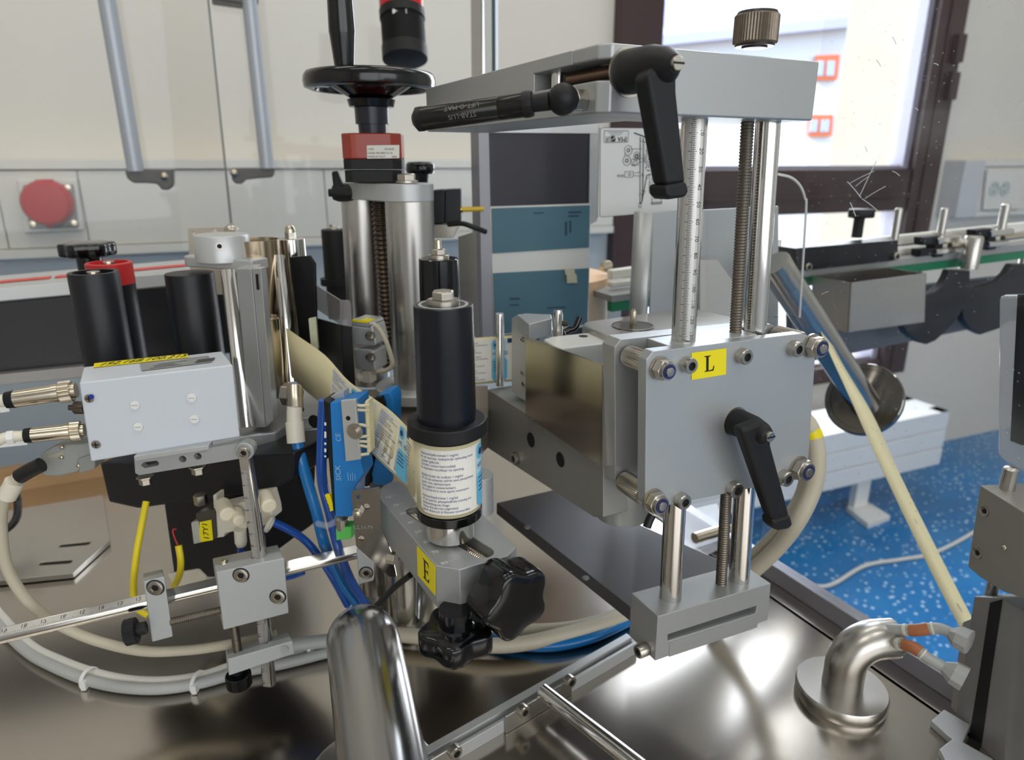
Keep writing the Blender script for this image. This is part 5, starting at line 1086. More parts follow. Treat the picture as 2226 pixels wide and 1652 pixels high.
for tt, top_, bot_, hw, br, sc in ((t, (222, -60), (295, 372), 17, [(271, 369), (376, 368), (377, 404), (366, 413), (352, 413), (342, 400), (318, 398), (290, 398), (276, 388)], (357, 383)),
                                   (t2, (541, -10), (581, 366), 15, [(502, 365), (598, 365), (597, 380), (590, 386), (560, 388), (535, 391), (526, 400), (512, 400), (505, 392)], (509, 376))):
    a = GD.at(*top_, -.045); b_ = GD.at(*bot_, -.045); m = M(); m.cyl(a, b_, pxl(b_, hw), n=32); m.build('handle_tube', HB, tt)
    m = M(); m.prism(GD.poly(br, -.05), GD.n*.05); hb_ = m.build('handle_bracket', HK, tt, bev=.003)
    c = GD.at(*sc, -.05); m = M(); m.ball(c, pxl(c, 9), 18, 8); m.build('screw', NICK, hb_)
m = M(); m.prism(GD.poly([(460, -40), (562, -40), (562, 10), (530, 8), (460, -2)], -.05), GD.n*.05); m.build('handle_bracket', HK, t2, bev=.003)
GF = Pl(P(1050, 60, 1.0), D(10))
for x0, x1, y1, nm, mt, lb in ((1022, 1046, 200, 'frame_post', BRUSH, 'thin steel frame post behind the grey arm'), (1050, 1068, 190, 'frame_post', mat('post_white2', (206, 208, 206), .4), 'pale frame post beside the steel post'), (1069, 1076, 190, 'frame_post', mat('post_green', (70, 92, 96), .4), 'narrow dark green post beside the pale post')):
    m = M(); m.prism(GF.poly([(x0, -150), (x1, -150), (x1+4, 700), (x0+8, 700)]), GF.n*.02); tag(m.build(nm, mt), lb, 'post')
# dark conveyor at the left with silver edge and red strip
KC = D(66); KN = D(-24); KP = Pl(P(100, 720, .80), KN)
t = thing('conveyor', 'black sided conveyor with silver top edge and red strip at the left', 'conveyor', KP.at(300, 830))
m = M(); m.prism(KP.poly([(-300, 690), (0, 658), (385, 622), (600, 600), (600, 760), (205, 792), (0, 812), (-300, 842)]), KN*.01); m.build('side_plate', mat('conveyor_black', (18, 19, 24), .3), t, bev=.001)
m = M(); m.prism(KP.poly([(-300, 656), (0, 626), (385, 592), (600, 572), (600, 596), (385, 620), (0, 655), (-300, 686)], -.006), KN*.02); m.build('top_edge', ALU_L, t, bev=.001)
zk = KP.at(200, 608).z
m = M(); A_ = KP.at(-300, 656); B_ = KP.at(600, 572); m.prism([A_, B_, B_+KN*.12, A_+KN*.12], -Z*.004); m.build('belt', mat('belt_pale', (186, 188, 188), .4), t)
for xs, xe in ((-100, 92), (104, 560)):
    m = M(); p_ = A_+(B_-A_).normalized()*tx(A_, (B_-A_).normalized(), xs); q_ = A_+(B_-A_).normalized()*tx(A_, (B_-A_).normalized(), xe); m.prism([p_+KN*.045+Z*.0006, q_+KN*.045+Z*.0006, q_+KN*.062+Z*.0006, p_+KN*.062+Z*.0006], Z*.001); m.build('red_strip', mat('red_strip', (214, 84, 74), .5), t)
m = M(); m.prism(KP.poly([(-300, 846), (0, 814), (205, 794), (400, 776), (400, 800), (205, 818), (0, 838), (-300, 870)], -.012), KN*.03); m.build('lower_ledge', mat('ledge_grey', (150, 148, 146), .4, .4), t, bev=.001)
# upright rollers
def roller(x, y, d, prof, label, extra=None, mt=BLK, name='web_roller'):
    c = P(x, y, d); t = thing(name, label, 'roller', c); m = M(); vl(m, c, prof); m.build('tube', mt, t, sharp=30); return t, c
t, c = roller(255, 880, .60, [(880, 0), (880, 47), (594, 50), (591, 49), (591, 40), (600, 40), (600, 0)], 'black tube roller standing directly behind the white sensor box')
m = M(); vl(m, c, [(600, 0), (600, 14), (590, 13), (588, 0)]); m.build('axle', NICK, t)
t, c = roller(290, 880, .66, [(880, 0), (880, 43), (615, 45), (615, 0)], 'black tube roller with red top band behind the white sensor box')
m = M(); vl(m, c, [(616, 38), (616, 46), (572, 46), (570, 44), (570, 38), (578, 38), (578, 0), (580, 0), (580, 38)]); m.build('red_band', RED, t, sharp=30)
m = M(); vl(m, c, [(580, 0), (580, 13), (568, 12), (566, 0)]); m.build('axle', NICK, t)
t, c = roller(452, 880, .63, [(880, 0), (880, 48), (596, 50), (593, 49), (593, 0)], 'black tube roller left of the grey aluminium column')
kc2 = P(199, 590, .68); star_knob('star_knob', 'black star knob on a post behind the tube rollers', kc2, Z, pxl(kc2, 55), .013, 6, pxl(kc2, 25), ty(kc2, Z, 556), BLKG, .12)
m = M(); b = P(215, 700, .68); vl(m, b, [(900, 0), (900, 18), (592, 18), (592, 0)]); tag(m.build('knob_post', BLK), 'black post carrying the star knob behind the tube rollers', 'post')
# tall aluminium column with chrome rod
CO = P(555, 930, .57); t = thing('web_column', 'tall grey aluminium column with chrome rod and round silver cap', 'column', CO)
CF = Pl(CO, D(30)); tz = lambda y: y
m = M(); q = CF.poly([(544, 930), (577, 930), (546, 584), (512, 584)]); m.prism(q, D(0)*.024); m.build('extrusion', ALU, t, bev=.001)
m = M(); q = CF.poly([(578, 930), (594, 914), (567, 584), (547, 584)], .0005); m.prism(q, D(0)*.012); m.build('side_profile', ALU, t, bev=.0006)
m = M(); m.prism(CF.poly([(555, 596), (559, 596), (562, 630), (558, 630)], -.0004), D(30)*.0006); m.build('slot', DARK, t)
m = M(); m.cyl(P(536, 928, .565), P(497, 588, .565), pxl(CO, 17), n=32); m.build('chrome_rod', CHROME, t)
zt_ = P(478, 585, .58).z; cA, cB = P(430, 574, .60), P(540, 566, .58); cA.z = cB.z = zt_; un = (cA-cB).normalized(); vn = Z.cross(un); r_ = pxl(cA, 46)*.55
pts = [cB-un*.012-vn*r_, cB-un*.012+vn*r_]+[cA+(vn*math.cos(a)+un*math.sin(a))*r_ for a in [math.pi*i/12 for i in range(13)]]
m = M(); m.prism(pts, Z*pxl(cA, 22)); m.build('top_plate', ALU_L, t, bev=.0012)
m = M(); c = P(487, 562, .59); vl(m, c, [(566, 0), (566, 58), (512, 57), (509, 55), (508, 0)], 48); cap = m.build('round_cap', ALU_L, t, bev=.0006)
q = c+(lv(CAM, c.z)-c).normalized()*pxl(c, 58)+Z*ty(c, Z, 537); q = P(477, 535, dep(q)-.001); m = M(); ax_ = (lv(CAM, q.z)-q).normalized(); m.ring(q-ax_*.001, ax_, pxl(q, 5), pxl(q, 8), .0022, 20); m.build('set_screw', BOLT, cap)
m = M(); m.cyl(q-ax_*.001, q+ax_*.0006, pxl(q, 5)); m.build('screw_hole', DARK, cap)
# pale plate with holes, curved steel sheet, steel roller with dome nut, thin chrome rod, black strip
pl = Pl(P(450, 560, .70), D(10)); t = thing('hole_plate', 'pale beige plate with holes behind the round silver cap', 'plate', pl.at(450, 620))
def ho(x, y, r): c = pl.at(x, y); s1 = pxl(c, r); return [c+D(100)*(math.cos(a*math.pi/8)*s1)+Z*(math.sin(a*math.pi/8)*s1) for a in range(16)]
m = M(); m.prism(pl.poly([(408, 496), (512, 493), (520, 640), (416, 640)]), pl.n*.003, [ho(421, 507, 4), ho(466, 504, 7)]); m.build('plate', mat('beige_plate', (206, 198, 182), .4, .3), t)
m = M(); c = pl.at(503, 498, .004); m.lathe(c, Z, [(0, 0), (0, pxl(c, 16)), (.003, pxl(c, 12)), (.006, 0)], 20); m.build('bolt', BOLT, t)
c = P(590, 850, .64); m = M(); vl(m, c, [(850, 0), (850, 40), (520, 52), (520, 49), (849, 37), (849, 0)], 40); t = thing('curved_sheet', 'curved brown reflecting steel cylinder behind the aluminium column', 'cylinder', c); m.build('shell', mat('warm_steel', (190, 172, 146), .22, 1, rnoise=.04, nscale=12), t)
c = P(655, 760, .66); t = thing('steel_roller', 'polished steel roller with dome nut on top', 'roller', c)
m = M(); vl(m, c, [(760, 0), (760, 30), (519, 30), (518, 28), (518, 0)]); m.build('roller_body', CHROME, t, sharp=30)
m = M(); vl(m, c, [(519, 0), (519, 12), (505, 12), (505, 0)], 6); m.build('nut', BOLT, t)
m = M(); vl(m, c, [(506, 11), (498, 11), (491, 8), (488, 3), (487, 0)], 24); m.build('dome', NICK, t, sharp=60)
m = M(); c = P(634, 830, .60); m.cyl(c, P(606, 556, .60), pxl(c, 13), n=28); tag(m.build('chrome_rod', CHROME), 'thin chrome rod standing left of the black strip', 'rod')
pl = Pl(P(660, 640, .62), D(15)); m = M(); m.prism(pl.poly([(630, 559), (671, 556), (683, 574), (686, 690), (690, 780), (655, 780), (648, 715)]), pl.n*.004); tag(m.build('black_strip', BLKM, bev=.0006), 'black plastic strip standing behind the label web', 'strip')
c = P(600, 860, .60); t = thing('web_guide_tube', 'steel guide tube with curled rim where the label web starts', 'guide tube', c)
m = M(); vl(m, c, [(860, 22), (692, 24), (690, 26), (688, 24), (692, 22), (860, 20)], 36); m.build('tube', mat('warm_steel_tube', (200, 186, 160), .25, 1), t)
# grey base plate of the head with black housing and motor beneath
HBp = P(560, 940, .57); zh = HBp.z
t = thing('web_drive', 'grey base plate with black housing and motor below the aluminium column', 'drive', lv(P(470, 1200, .60), P(470, 1256, .60).z))
bp_ = [PZ(x, y, zh) for x, y in ((440, 960), (530, 946), (600, 938), (636, 912), (700, 900), (722, 880), (700, 856), (640, 842), (480, 850), (420, 900))]
hb_ = pxl(HBp, 34); m = M(); m.prism(bp_, -Z*hb_); m.build('base_plate', ALU, t, bev=.002, seg=3)
BHp = Pl(P(430, 1050, .575), D(25))
m = M(); m.prism(BHp.poly([(216, 1006), (430, 1000), (640, 984), (637, 1040), (612, 1048), (602, 1060), (585, 1066), (430, 1088), (300, 1106), (236, 1092)]), D(25)*.06); m.build('black_housing', mat('housing_navy', (15, 18, 27), .4), t, bev=.002)
MT = Pl(P(460, 1150, .588), D(22))
m = M(); m.prism(MT.poly([(355, 1092), (500, 1068), (585, 1060), (584, 1210), (560, 1225), (470, 1256), (378, 1256)]), D(22)*.06); m.build('motor', BLK, t, bev=.002)
m = M(); m.prism(MT.poly([(362, 1248), (430, 1238), (448, 1256), (440, 1276), (378, 1280)], -.002), D(22)*.03); m.build('motor_plug', PVC, t, bev=.002)
q = P(684, 916, .555); m = M(); m.cyl(q, q-D(20)*.0004, pxl(q, 13)); m.ring(q, -D(20), pxl(q, 12), pxl(q, 15), .0006, 24); m.build('threaded_hole', DARK, t)
m = M(); q = P(436, 1085, .555); m.lathe(q, Z, [(-.004, 0), (-.004, pxl(q, 14)), (.004, pxl(q, 14)), (.004, 0)], 6); m.build('bolt', BOLT, t)
# air fitting on the base plate
t = thing('air_fitting', 'white elbow air fitting with steel nut and blue hose', 'fitting', P(642, 940, .54))
m = M(); c = P(640, 858, .54); m.lathe(c, D(100), [(-.009, 0), (-.009, .009), (.004, .009), (.004, 0)], 6); m.build('nut', BOLT, t, bev=.0006)
m = M(); m.tube([P(640, 842, .538), P(641, 870, .534), P(643, 892, .53)], .0062, 20, 4); m.build('neck', NICK, t)
m = M(); m.tube([P(641, 884, .53), P(640, 905, .53), P(641, 930, .53)], .0058, 20, 4); m.tube([P(640, 916, .53), P(644, 962, .53)], .0068, 20); m.build('elbow', PVC, t, sharp=50)
# white vision sensor box
SBx = Pl(P(350, 900, .475), D(-8)); bkv = D(-8)
t = thing('sensor_box', 'white metal sensor box with yellow number strip and two plugs on its left', 'sensor box', SBx.at(350, 1000))
q = SBx.poly([(172, 832), (506, 793), (522, 950), (198, 1004)]); tl = SBx.at(172, 832)
tlb = P(178, 796, dep(q[0])+.05); trb = P(487, 765, dep(q[1])+.05); off_ = ((tlb-q[0])+(trb-q[1]))/2
m = M(); m.prism(q, off_); body = m.build('body', SENS, t, bev=.0012)
nz = -SBx.n
def onbox(x, y, o=-.0003): return SBx.at(x, y, o)
for x, y in ((194, 866), (209, 966)):
    c = onbox(x, y); m = M(); m.lathe(c, nz, [(0, 0), (0, pxl(c, 10)), (.0008, pxl(c, 9)), (.0009, 0)], 20); s = m.build('screw', BOLT, t)
    m = M(); m.cbox(c+nz*.001, D(82)*.004, Z*.0007, nz*.0002); m.cbox(c+nz*.001, D(82)*.0007, Z*.004, nz*.0002); m.build('cross_slot', DARK, s)
c = onbox(199, 862, -.0014); m = M(); m.cyl(c, c+nz*.0002, pxl(c, 5)); m.build('blue_dot', mat('blue_marker', (30, 50, 160), .4), t)
for x, y in ((294, 880), (417, 864), (301, 927), (423, 910)):
    c = onbox(x, y); m = M(); m.lathe(c, nz, [(0, 0), (0, pxl(c, 10)), (.0012, pxl(c, 9.4)), (.0014, 0)], 20); s = m.build('white_cap', WHITE, t)
    m = M(); m.cbox(c+nz*.0015, D(82)*.004, Z*.0005, nz*.0002); m.build('cap_slot', CABLEG, s)
TPn = Pl(q[0]+V((0, 0, .0003)), (q[1]-q[0]).cross(off_))
up_ = TPn.n if TPn.n.z > 0 else -TPn.n
def top_at(x, y, o=.0002): return PL(x, y, TPn.p+up_*o, TPn.n)
yl = [(203, 799), (409, 777), (408, 769), (205, 790)]; yq = [top_at(*p) for p in yl]
m = M(); m.prism(yq, up_*.0002); ys = m.build('yellow_strip', YEL, t)
ux = (yq[1]-yq[0]).normalized(); uy = up_.cross(ux); L_ = (yq[1]-yq[0]).length
m = M(); hgt = (yq[3]-yq[0]).dot(uy); tv = text_mesh('192.168.100.215', hgt*.95)[0]; kx = L_*.9/(max(v[0] for v in tv)-min(v[0] for v in tv)); m.text('192.168.100.215', hgt*.95, lambda x, y: yq[0]+ux*(x+L_*.5)+uy*(y+hgt*.5)+up_*.0004, .5, 0, kx); m.build('number', INK, ys, rec=False)
tq = [top_at(*p) for p in ((308, 806), (461, 787), (453, 773), (304, 790))]; m = M(); m.prism(tq, up_*.0001); tp_ = m.build('type_plate', mat('type_plate', (150, 152, 152), .4), t)
m = M(); ux = (tq[1]-tq[0]).normalized(); uy = up_.cross(ux)
for k in range(4): m.rect(lambda x, y: tq[0]+ux*x+uy*y+up_*.0003, .004+.002*(k % 2), .003+.004*k, .026-.004*(k % 3), .0042+.004*k)
m.rect(lambda x, y: tq[0]+ux*x+uy*y+up_*.0003, .034, .003, .046, .014); m.build('type_print', mat('dark_grey_print', (70, 70, 72), .5), tp_, rec=False)
# round plugs on the left face
def plug(x0, y0, x1, y1, d, r, label):
    a, b_ = P(x1, y1, d), P(x0, y0, d-.01); ax = (b_-a).normalized(); L_ = (b_-a).length; r = pxl(a, r); t = thing('cable_plug', label, 'plug', a)
    m = M(); knurl(m, a+ax*L_*.06, ax, r*1.08, L_*.2, 36, .06); m.build('knurled_ring', NICK, t, sharp=20)
    m = M(); m.lathe(a, ax, [(0, 0), (0, r*.75), (L_*.08, r*.75), (L_*.08, 0)]); m.lathe(a, ax, [(L_*.25, 0), (L_*.25, r*.92), (L_*.36, r*.92), (L_*.36, r*.86), (L_*.98, r*.82), (L_*.98, 0)], 28); m.build('sleeve', NICK, t, sharp=30)
    m = M(); m.lathe(a, ax, [(L_*.97, 0), (L_*.97, r*.86), (L_*1.1, r*.8), (L_*1.1, 0)], 24); m.build('black_ring', BLKR, t)
    e = a+ax*L_*1.1; m = M(); m.tube([e, e+ax*.012, e+ax*.024-Z*.006, e+ax*.05-Z*.02], r*.6, 16, 5); m.build('white_boot', PVC, t)
    for k in (.006, .016): m = M(); m.lathe(e+ax*k, ax, [(0, 0), (0, r*.75), (.004, r*.75), (.004, 0)], 8); m.box(e+ax*k-Z*r*1.1, ax*.004, V((.006, .002, 0)), Z*r*.6); m.build('cable_tie', WHITE, t)
    return t
plug(28, 868, 166, 848, .49, 22, 'nickel round plug, upper one on the left end of the white sensor box')
plug(66, 946, 184, 934, .49, 19, 'nickel round plug, lower one on the left end of the white sensor box')
m = M(); q = P(163, 886, .49); knurl(m, q, V((1, 0, 0)), pxl(q, 14), .007, 24, .06); m.cyl(q-V((.004, 0, 0)), q, pxl(q, 6)); tag(m.build('thumb_nut', mat('dark_nickel', (110, 100, 92), .35, .9), sharp=20), 'small dark knurled thumb nut between the two nickel plugs', 'nut')
# grey D-shaped plug
DP = Pl(P(140, 1000, .493), D(-5)); t = thing('data_plug', 'grey plastic data plug with black cable below the white sensor box', 'plug', DP.at(140, 1038))
m = M(); m.prism(DP.poly([(82, 1000), (90, 985), (118, 970), (206, 962), (206, 1012), (160, 1030), (126, 1037), (92, 1037)]), D(-5)*.022); b_ = m.build('shell', GREYP, t, bev=.002)
m = M(); m.prism(DP.poly([(168, 998), (206, 985), (206, 1020), (172, 1030)], -.002), D(-5)*.02); m.build('latch', mat('latch_grey', (140, 142, 138), .5), t, bev=.001)
for x, y in ((135, 972), (134, 994), (171, 1012)): c = DP.at(x, y, -.0006); m = M(); m.ball(c, pxl(c, 5), 12, 6); m.build('screw', NICK, b_)
m = M(); m.prism(DP.poly([(104, 990), (140, 979), (138, 992), (106, 996)], -.0003), D(-5)*.0006); m.build('embossed_panel', mat('panel_grey', (162, 160, 144), .5), b_)
# bar under the sensor box, scale rods, clamp blocks
BRp = Pl(P(430, 1000, .482), D(-6)); t = thing('sensor_mount', 'grey slotted bar with bolts below the white sensor box', 'mount bar', BRp.at(400, 1036))
def bh(x, y, r): c = BRp.at(x, y); s1 = pxl(c, r); return [c+D(84)*(math.cos(a*math.pi/8)*s1)+Z*(math.sin(a*math.pi/8)*s1) for a in range(16)]
sl2 = slot_ = [BRp.at(x, y) for x, y in ((306, 1012), (312, 1005), (340, 1001), (346, 1006), (344, 1012), (314, 1018))]
m = M(); m.prism(BRp.poly([(292, 1000), (517, 965), (521, 997), (302, 1033), (294, 1028)]), D(-6)*.006, [sl2, bh(397, 998, 8), bh(430, 992, 8)]); m.build('bar', ALU, t, bev=.0006)
m = M(); m.prism(BRp.poly([(290, 992), (453, 968), (454, 978), (292, 1003)], -.0015), D(-6)*.01); m.build('pale_plate', ALU_L, t, bev=.0006)
m = M(); c0 = BRp.at(533, 979, -.001); rr = pxl(c0, 20); m.lathe(c0+D(-6)*.008, -D(-6), [(0, 0), (0, rr), (.01, rr), (.01, 0)], 28); m.build('eye', ALU, t, bev=.0006)
cap_screw(t, c0+D(-6)*-.002, -D(-6), rr*.68, .004)
for x, y in ((316, 1040), (430, 1018)):
    c = BRp.at(x, y, .004); m = M(); m.lathe(c, -Z, [(-.002, 0), (-.002, pxl(c, 18)), (-.0006, pxl(c, 18)), (-.0006, pxl(c, 14)), (.004, pxl(c, 14)), (.004, 0)], 6); m.build('hex_bolt', BOLT, t, bev=.0004)
# flat-faced scale rods
def scale_rod(a, b_, r, label, face, v0, v1, nums, side=1, flip=False):
    t = thing('scale_rod', label, 'rod', a if a.z < b_.z else b_); ax = (b_-a).normalized(); f = (face-ax*face.dot(ax)).normalized(); s = ax.cross(f)
    m = M(); n = 28; P0 = []; w = r*.62
    ang = [(-math.acos(.78)+0)+0]; a0 = math.acos(.78)
    prof = [a0+(2*math.pi-2*a0)*i/n for i in range(n+1)]
    vs = [f*(r*math.cos(q))+s*(r*math.sin(q)) for q in prof]
    m.prism([a+v for v in vs], b_-a); rd = m.build('shaft', CHROME, t, sharp=35)
    L_ = (b_-a).length; m = M(); fn = lambda u, v: a+ax*u+s*v+f*(r*.78+.00012)
    m2 = M(); m2.rect(lambda u, v: fn(u, v)-f*.00006, v0*L_-.002, -w*.95, v1*L_+.002, w*.95); m2.build('scale_face', mat('scale_face', (190, 188, 184), .35, .6), rd, rec=False)
    N = len(nums)-1; st = (v1-v0)*L_/max(1, N)
    for k in range(N*10+1):
        u = v0*L_+k*st/10; l = .55 if k % 10 == 0 else (.4 if k % 5 == 0 else .25)
        m.rect(fn, u-.00010, -w*.8*side, u+.00010, (-w*.8+w*1.6*l)*side)
    for k, nm in enumerate(nums):
        u = v0*L_+k*st
        if flip: m.text(str(nm), r*.8, lambda x, y: fn(u-x*1, w*.35*side+y*-1+r*.2), .5)
        else: m.text(str(nm), r*.8, lambda x, y: fn(u+x, w*.35*side+y), .5)
    m.build('scale_marks', INK, rd, rec=False); return t
fr = V((-.15, -1, .1))
a, b_ = P(535, 990, .49), P(566, 1222, .512)
scale_rod(a, b_, .0052, 'upright steel scale rod numbered 0 to 7 below the white sensor box', fr, .14, .93, list(range(8)), 1)
a, b_ = P(572, 1340, .525), P(586, 1486, .54)
scale_rod(a, b_, .0050, 'lower end of steel scale rod numbered 13 to 18 through the small clamp', fr, .06, .94, [13, 14, 15, 16, 17, 18], 1)
a, b_ = P(-40, 1392, .485), P(480, 1268, .525); b2 = a+(P(778, 1199, .55)-a)
scale_rod(P(778, 1199, .55), a, .0055, 'long horizontal steel scale rod numbered 12 to 19 running through the clamp blocks', V((.1, -.45, 1)), .56, .94, list(range(11, 20)), 1, True)
def cb(name, label, face, top2, d, az, screws, rs=15):
    pl = Pl(P(face[0][0], face[0][1], d), D(az)); q = pl.poly(face); t = thing(name, label, 'clamp', q[3])
    off_ = P(top2[0], top2[1], d+.024)-q[0]
    m = M(); m.prism(q, off_*.46); m.build('front_half', mat('clamp_paint', (196, 200, 202), .42, .3), t, bev=.0008)
    m = M(); m.prism([p+off_*.48 for p in q], off_*.52); m.build('rear_half', ALU, t, bev=.0008)
    for x, y in screws:
        c = pl.at(x, y, .0004); cap_screw(t, c, -D(az), pxl(c, rs), .0014)
        m = M(); c = pl.at(x, y); m.ring(c, -D(az), pxl(c, rs*1.02), pxl(c, rs*1.2), .0003, 28); m.build('screw_recess', DARK, t)
    return t, pl
c2, p2 = cb('clamp_block', 'square light grey clamp block where the scale rods cross', [(470, 1244), (618, 1213), (628, 1333), (486, 1370)], (462, 1213), .50, -4, ((524, 1250), (604, 1297)))
m = M(); q = P(487, 1225, .513); m.ball(q, .0035, 16, 8); m.build('set_screw', NICK, c2)
c1, p1 = cb('clamp_block', 'narrow upright light grey clamp block on the horizontal scale rod', [(312, 1264), (357, 1253), (376, 1384), (331, 1396)], (310, 1247), .492, -4, ((338, 1277),), 16)
m = M(); thread(m, P(370, 1352, .505), P(480, 1326, .515), pxl(P(420, 1340, .51), 8.5), .0012); m.build('threaded_rod', THREAD, c1, sharp=80)
q = P(318, 1364, .50); kx_ = (P(280, 1374, .497)-q).normalized(); m = M(); m.lathe(q, kx_, [(0, 0), (0, pxl(q, 14)), (.007, pxl(q, 14)), (.007, 0)], 24); knurl(m, q+kx_*.006, kx_, pxl(q, 28), .008, 40, .05); m.build('black_knob', BLKM, c1, sharp=25)
c3, p3 = cb('clamp_block', 'low light grey clamp block with black knob under it', [(495, 1433), (636, 1393), (640, 1421), (498, 1469)], (490, 1412), .515, -4, ())
m = M(); c = p3.at(618, 1411, -.0004); m.lathe(c, -D(-4), [(0, 0), (0, pxl(c, 9)), (.0008, pxl(c, 9)), (.0008, pxl(c, 7)), (.0004, 0)], 20); m.build('dimple', ALU_L, c3)
m = M(); thread(m, P(518, 1422, .527), P(507, 1350, .522), pxl(P(510, 1390, .52), 9.5), .0012); m.build('threaded_rod', THREAD, c3, sharp=80)
q = P(516, 1455, .525); m = M(); m.lathe(q, -Z, [(0, 0), (0, .0055), (.004, .0055), (.004, 0)], 20); knurl(m, q-Z*.004, -Z, pxl(q, 27), .0105, 40, .04); m.build('black_knob', BLKG, c3, sharp=25)
c4, p4 = cb('clamp_block', 'white end block at the right end of the horizontal scale rod', [(775, 1192), (811, 1219), (812, 1262), (780, 1270)], (778, 1188), .535, -4, ((796, 1245),), 13)
# solenoid valve
SV = Pl(P(450, 1150, .545), D(15)); t = thing('solenoid_valve', 'small solenoid valve with yellow 17Y1 label and white fittings', 'valve', SV.at(450, 1184))
m = M(); m.prism(SV.poly([(424, 1116), (466, 1108), (470, 1170), (434, 1182)]), D(15)*.02); m.build('coil', mat('coil_grey', (70, 66, 58), .5), t, bev=.001)
m = M(); m.prism(SV.poly([(414, 1136), (430, 1133), (436, 1180), (420, 1184)], -.001), D(15)*.015); m.build('clear_socket', mat('clear_socket', (176, 178, 170), .2), t, bev=.001)
m = M(); q = [SV.at(x, y, -.0006) for x, y in ((433, 1179), (463, 1174), (459, 1130), (434, 1135))]; m.prism(q, D(15)*.0003); yl_ = m.build('yellow_label', YEL, t)
m = M(); fnv = flat(SV, 455, 1171, -.0010); m.text('17Y1', .0074, lambda x, y: fnv(-y, x), 0, None); m.build('number', INK, yl_, rec=False)
m = M(); m.prism(SV.poly([(463, 1108), (515, 1096), (532, 1090), (535, 1150), (488, 1160), (486, 1168), (470, 1170)], .002), D(15)*.018); m.prism(SV.poly([(462, 1076), (470, 1074), (472, 1112), (464, 1112)], .004), D(15)*.01); m.build('body', PVC, t, bev=.001)
for x0, y0, x1, y1, r in ((482, 1094, 496, 1120, 17), (574, 1076, 586, 1102, 17), (512, 1110, 520, 1134, 13)):
    m = M(); a, b_ = SV.at(x0, y0, -.002), SV.at(x1, y1, -.014); m.cyl(a, b_, pxl(a, r), n=24); m.build('muffler', mat('muffler_cream', (226, 216, 192), .6), t, bev=.002)
m = M(); a = SV.at(522, 1150, 0); m.cyl(a, SV.at(524, 1180, 0), pxl(a, 13)); m.cyl(SV.at(524, 1178, 0), SV.at(525, 1186, 0), pxl(a, 11)); m.build('hose_port', PVC, t, bev=.0006)
m = M(); m.prism(SV.poly([(540, 1080), (580, 1074), (590, 1110), (592, 1128), (570, 1146), (545, 1150)], .004), D(15)*.014); m.ring(SV.at(582, 1138, 0), V((.9, -.1, -.4)), .004, .0066, .003, 24); m.build('right_fitting', PVC, t, bev=.001)
# ---------------------------------------------------------------- hoses and cables
def cable(name, label, pts, r, mt, cat='cable', k=8, n=12): m = M(); m.tube([P(*q) for q in pts], r, n, k); return tag(m.build(name, mt), label, cat)
def tcable(name, label, pts, r, mt, lift=0, cat='cable', k=8):
    m = M(); m.tube([PZ(x, y, TZ+r+.001+lift) for x, y in pts], r, 12, k); return tag(m.build(name, mt), label, cat)
h1 = cable('air_hose', 'thick light blue air hose hanging from the white elbow fitting', [(645, 955, .53), (655, 1000, .53), (672, 1060, .535), (690, 1120, .54), (705, 1180, .555), (738, 1260, .59), (790, 1330, .63)], .0045, HOSE, 'hose')
cable('air_hose', 'darker blue air hose running left of the sensor connector', [(704, 870, .48), (700, 960, .49), (700, 1040, .50), (716, 1110, .52), (735, 1190, .55), (762, 1260, .58), (800, 1322, .62)], .0038, HOSED, 'hose')
cable('air_hose', 'blue air hose from the solenoid valve to the right', [(588, 1132, .54), (625, 1150, .55), (660, 1172, .56), (690, 1205, .565), (720, 1250, .58), (755, 1315, .62)], .0032, HOSED, 'hose')
cable('air_hose', 'short blue hose piece under the scale rod', [(524, 1184, .54), (528, 1215, .55), (560, 1250, .57), (620, 1254, .57), (660, 1242, .57)], .0030, HOSED, 'hose')
t = thing('yellow_tag', 'small yellow cable tag with black marks beside the blue sensor', 'tag', P(715, 1110, .475)); pl = Pl(P(712, 1090, .475), D(20))
m = M(); m.prism(pl.poly([(706, 1076), (716, 1074), (728, 1108), (718, 1112)]), pl.n*.002); m.build('tag', YEL, t)
m = M(); m.text('17 B1', .0042, lambda x, y: pl.at(713, 1094, -.0004)+D(110)*y*-1*.4+Z*(-x)+D(110)*x*.35, .5); m.build('print', INK, t, rec=False)
cable('cable_clip', 'clear clip holding the blue hoses together', [(690, 1138, .52), (712, 1142, .515), (735, 1130, .52)], .0024, CLEAR, 'clip')
cable('black_cable', 'black cable slanting down behind the E clamp block', [(700, 1190, .58), (680, 1110, .57), (660, 1050, .57), (648, 1015, .57)], .0022, CABLEB)
cable('black_cable', 'black cable running down from the bracket to the bent pipe', [(892, 1250, .47), (860, 1275, .49), (830, 1305, .53), (800, 1335, .58)], .0022, CABLEB)
cable('yellow_cable', 'long yellow cable hanging below the black housing', [(318, 1090, .56), (308, 1140, .555), (296, 1210, .55), (290, 1280, .55), (298, 1320, .55), (322, 1338, .55)], .0026, YCAB)
cable('yellow_cable', 'short yellow cable end in front of the black motor', [(388, 1186, .545), (393, 1220, .545), (390, 1250, .55), (378, 1275, .56)], .0026, YCAB)
cable('red_wire', 'thin red wire leaving the short yellow cable', [(388, 1188, .545), (378, 1165, .545), (376, 1152, .545), (383, 1150, .545)], .0006, RED)
cable('sensor_cable', 'thick beige cable curving from the grey data plug along the table', [(84, 1015, .475), (45, 1032, .475), (12, 1075, .48), (2, 1140, .49), (18, 1240, .505), (80, 1325, .52), (180, 1382, .535), (300, 1414, .545), (400, 1414, .55), (490, 1402, .553), (600, 1380, .56)], .0040, CABLE, k=8)
cable('cable_boot', 'black cable boot between the grey data plug and the beige cable', [(90, 1010, .473), (66, 1022, .473), (42, 1036, .474)], .0052, CABLEB)
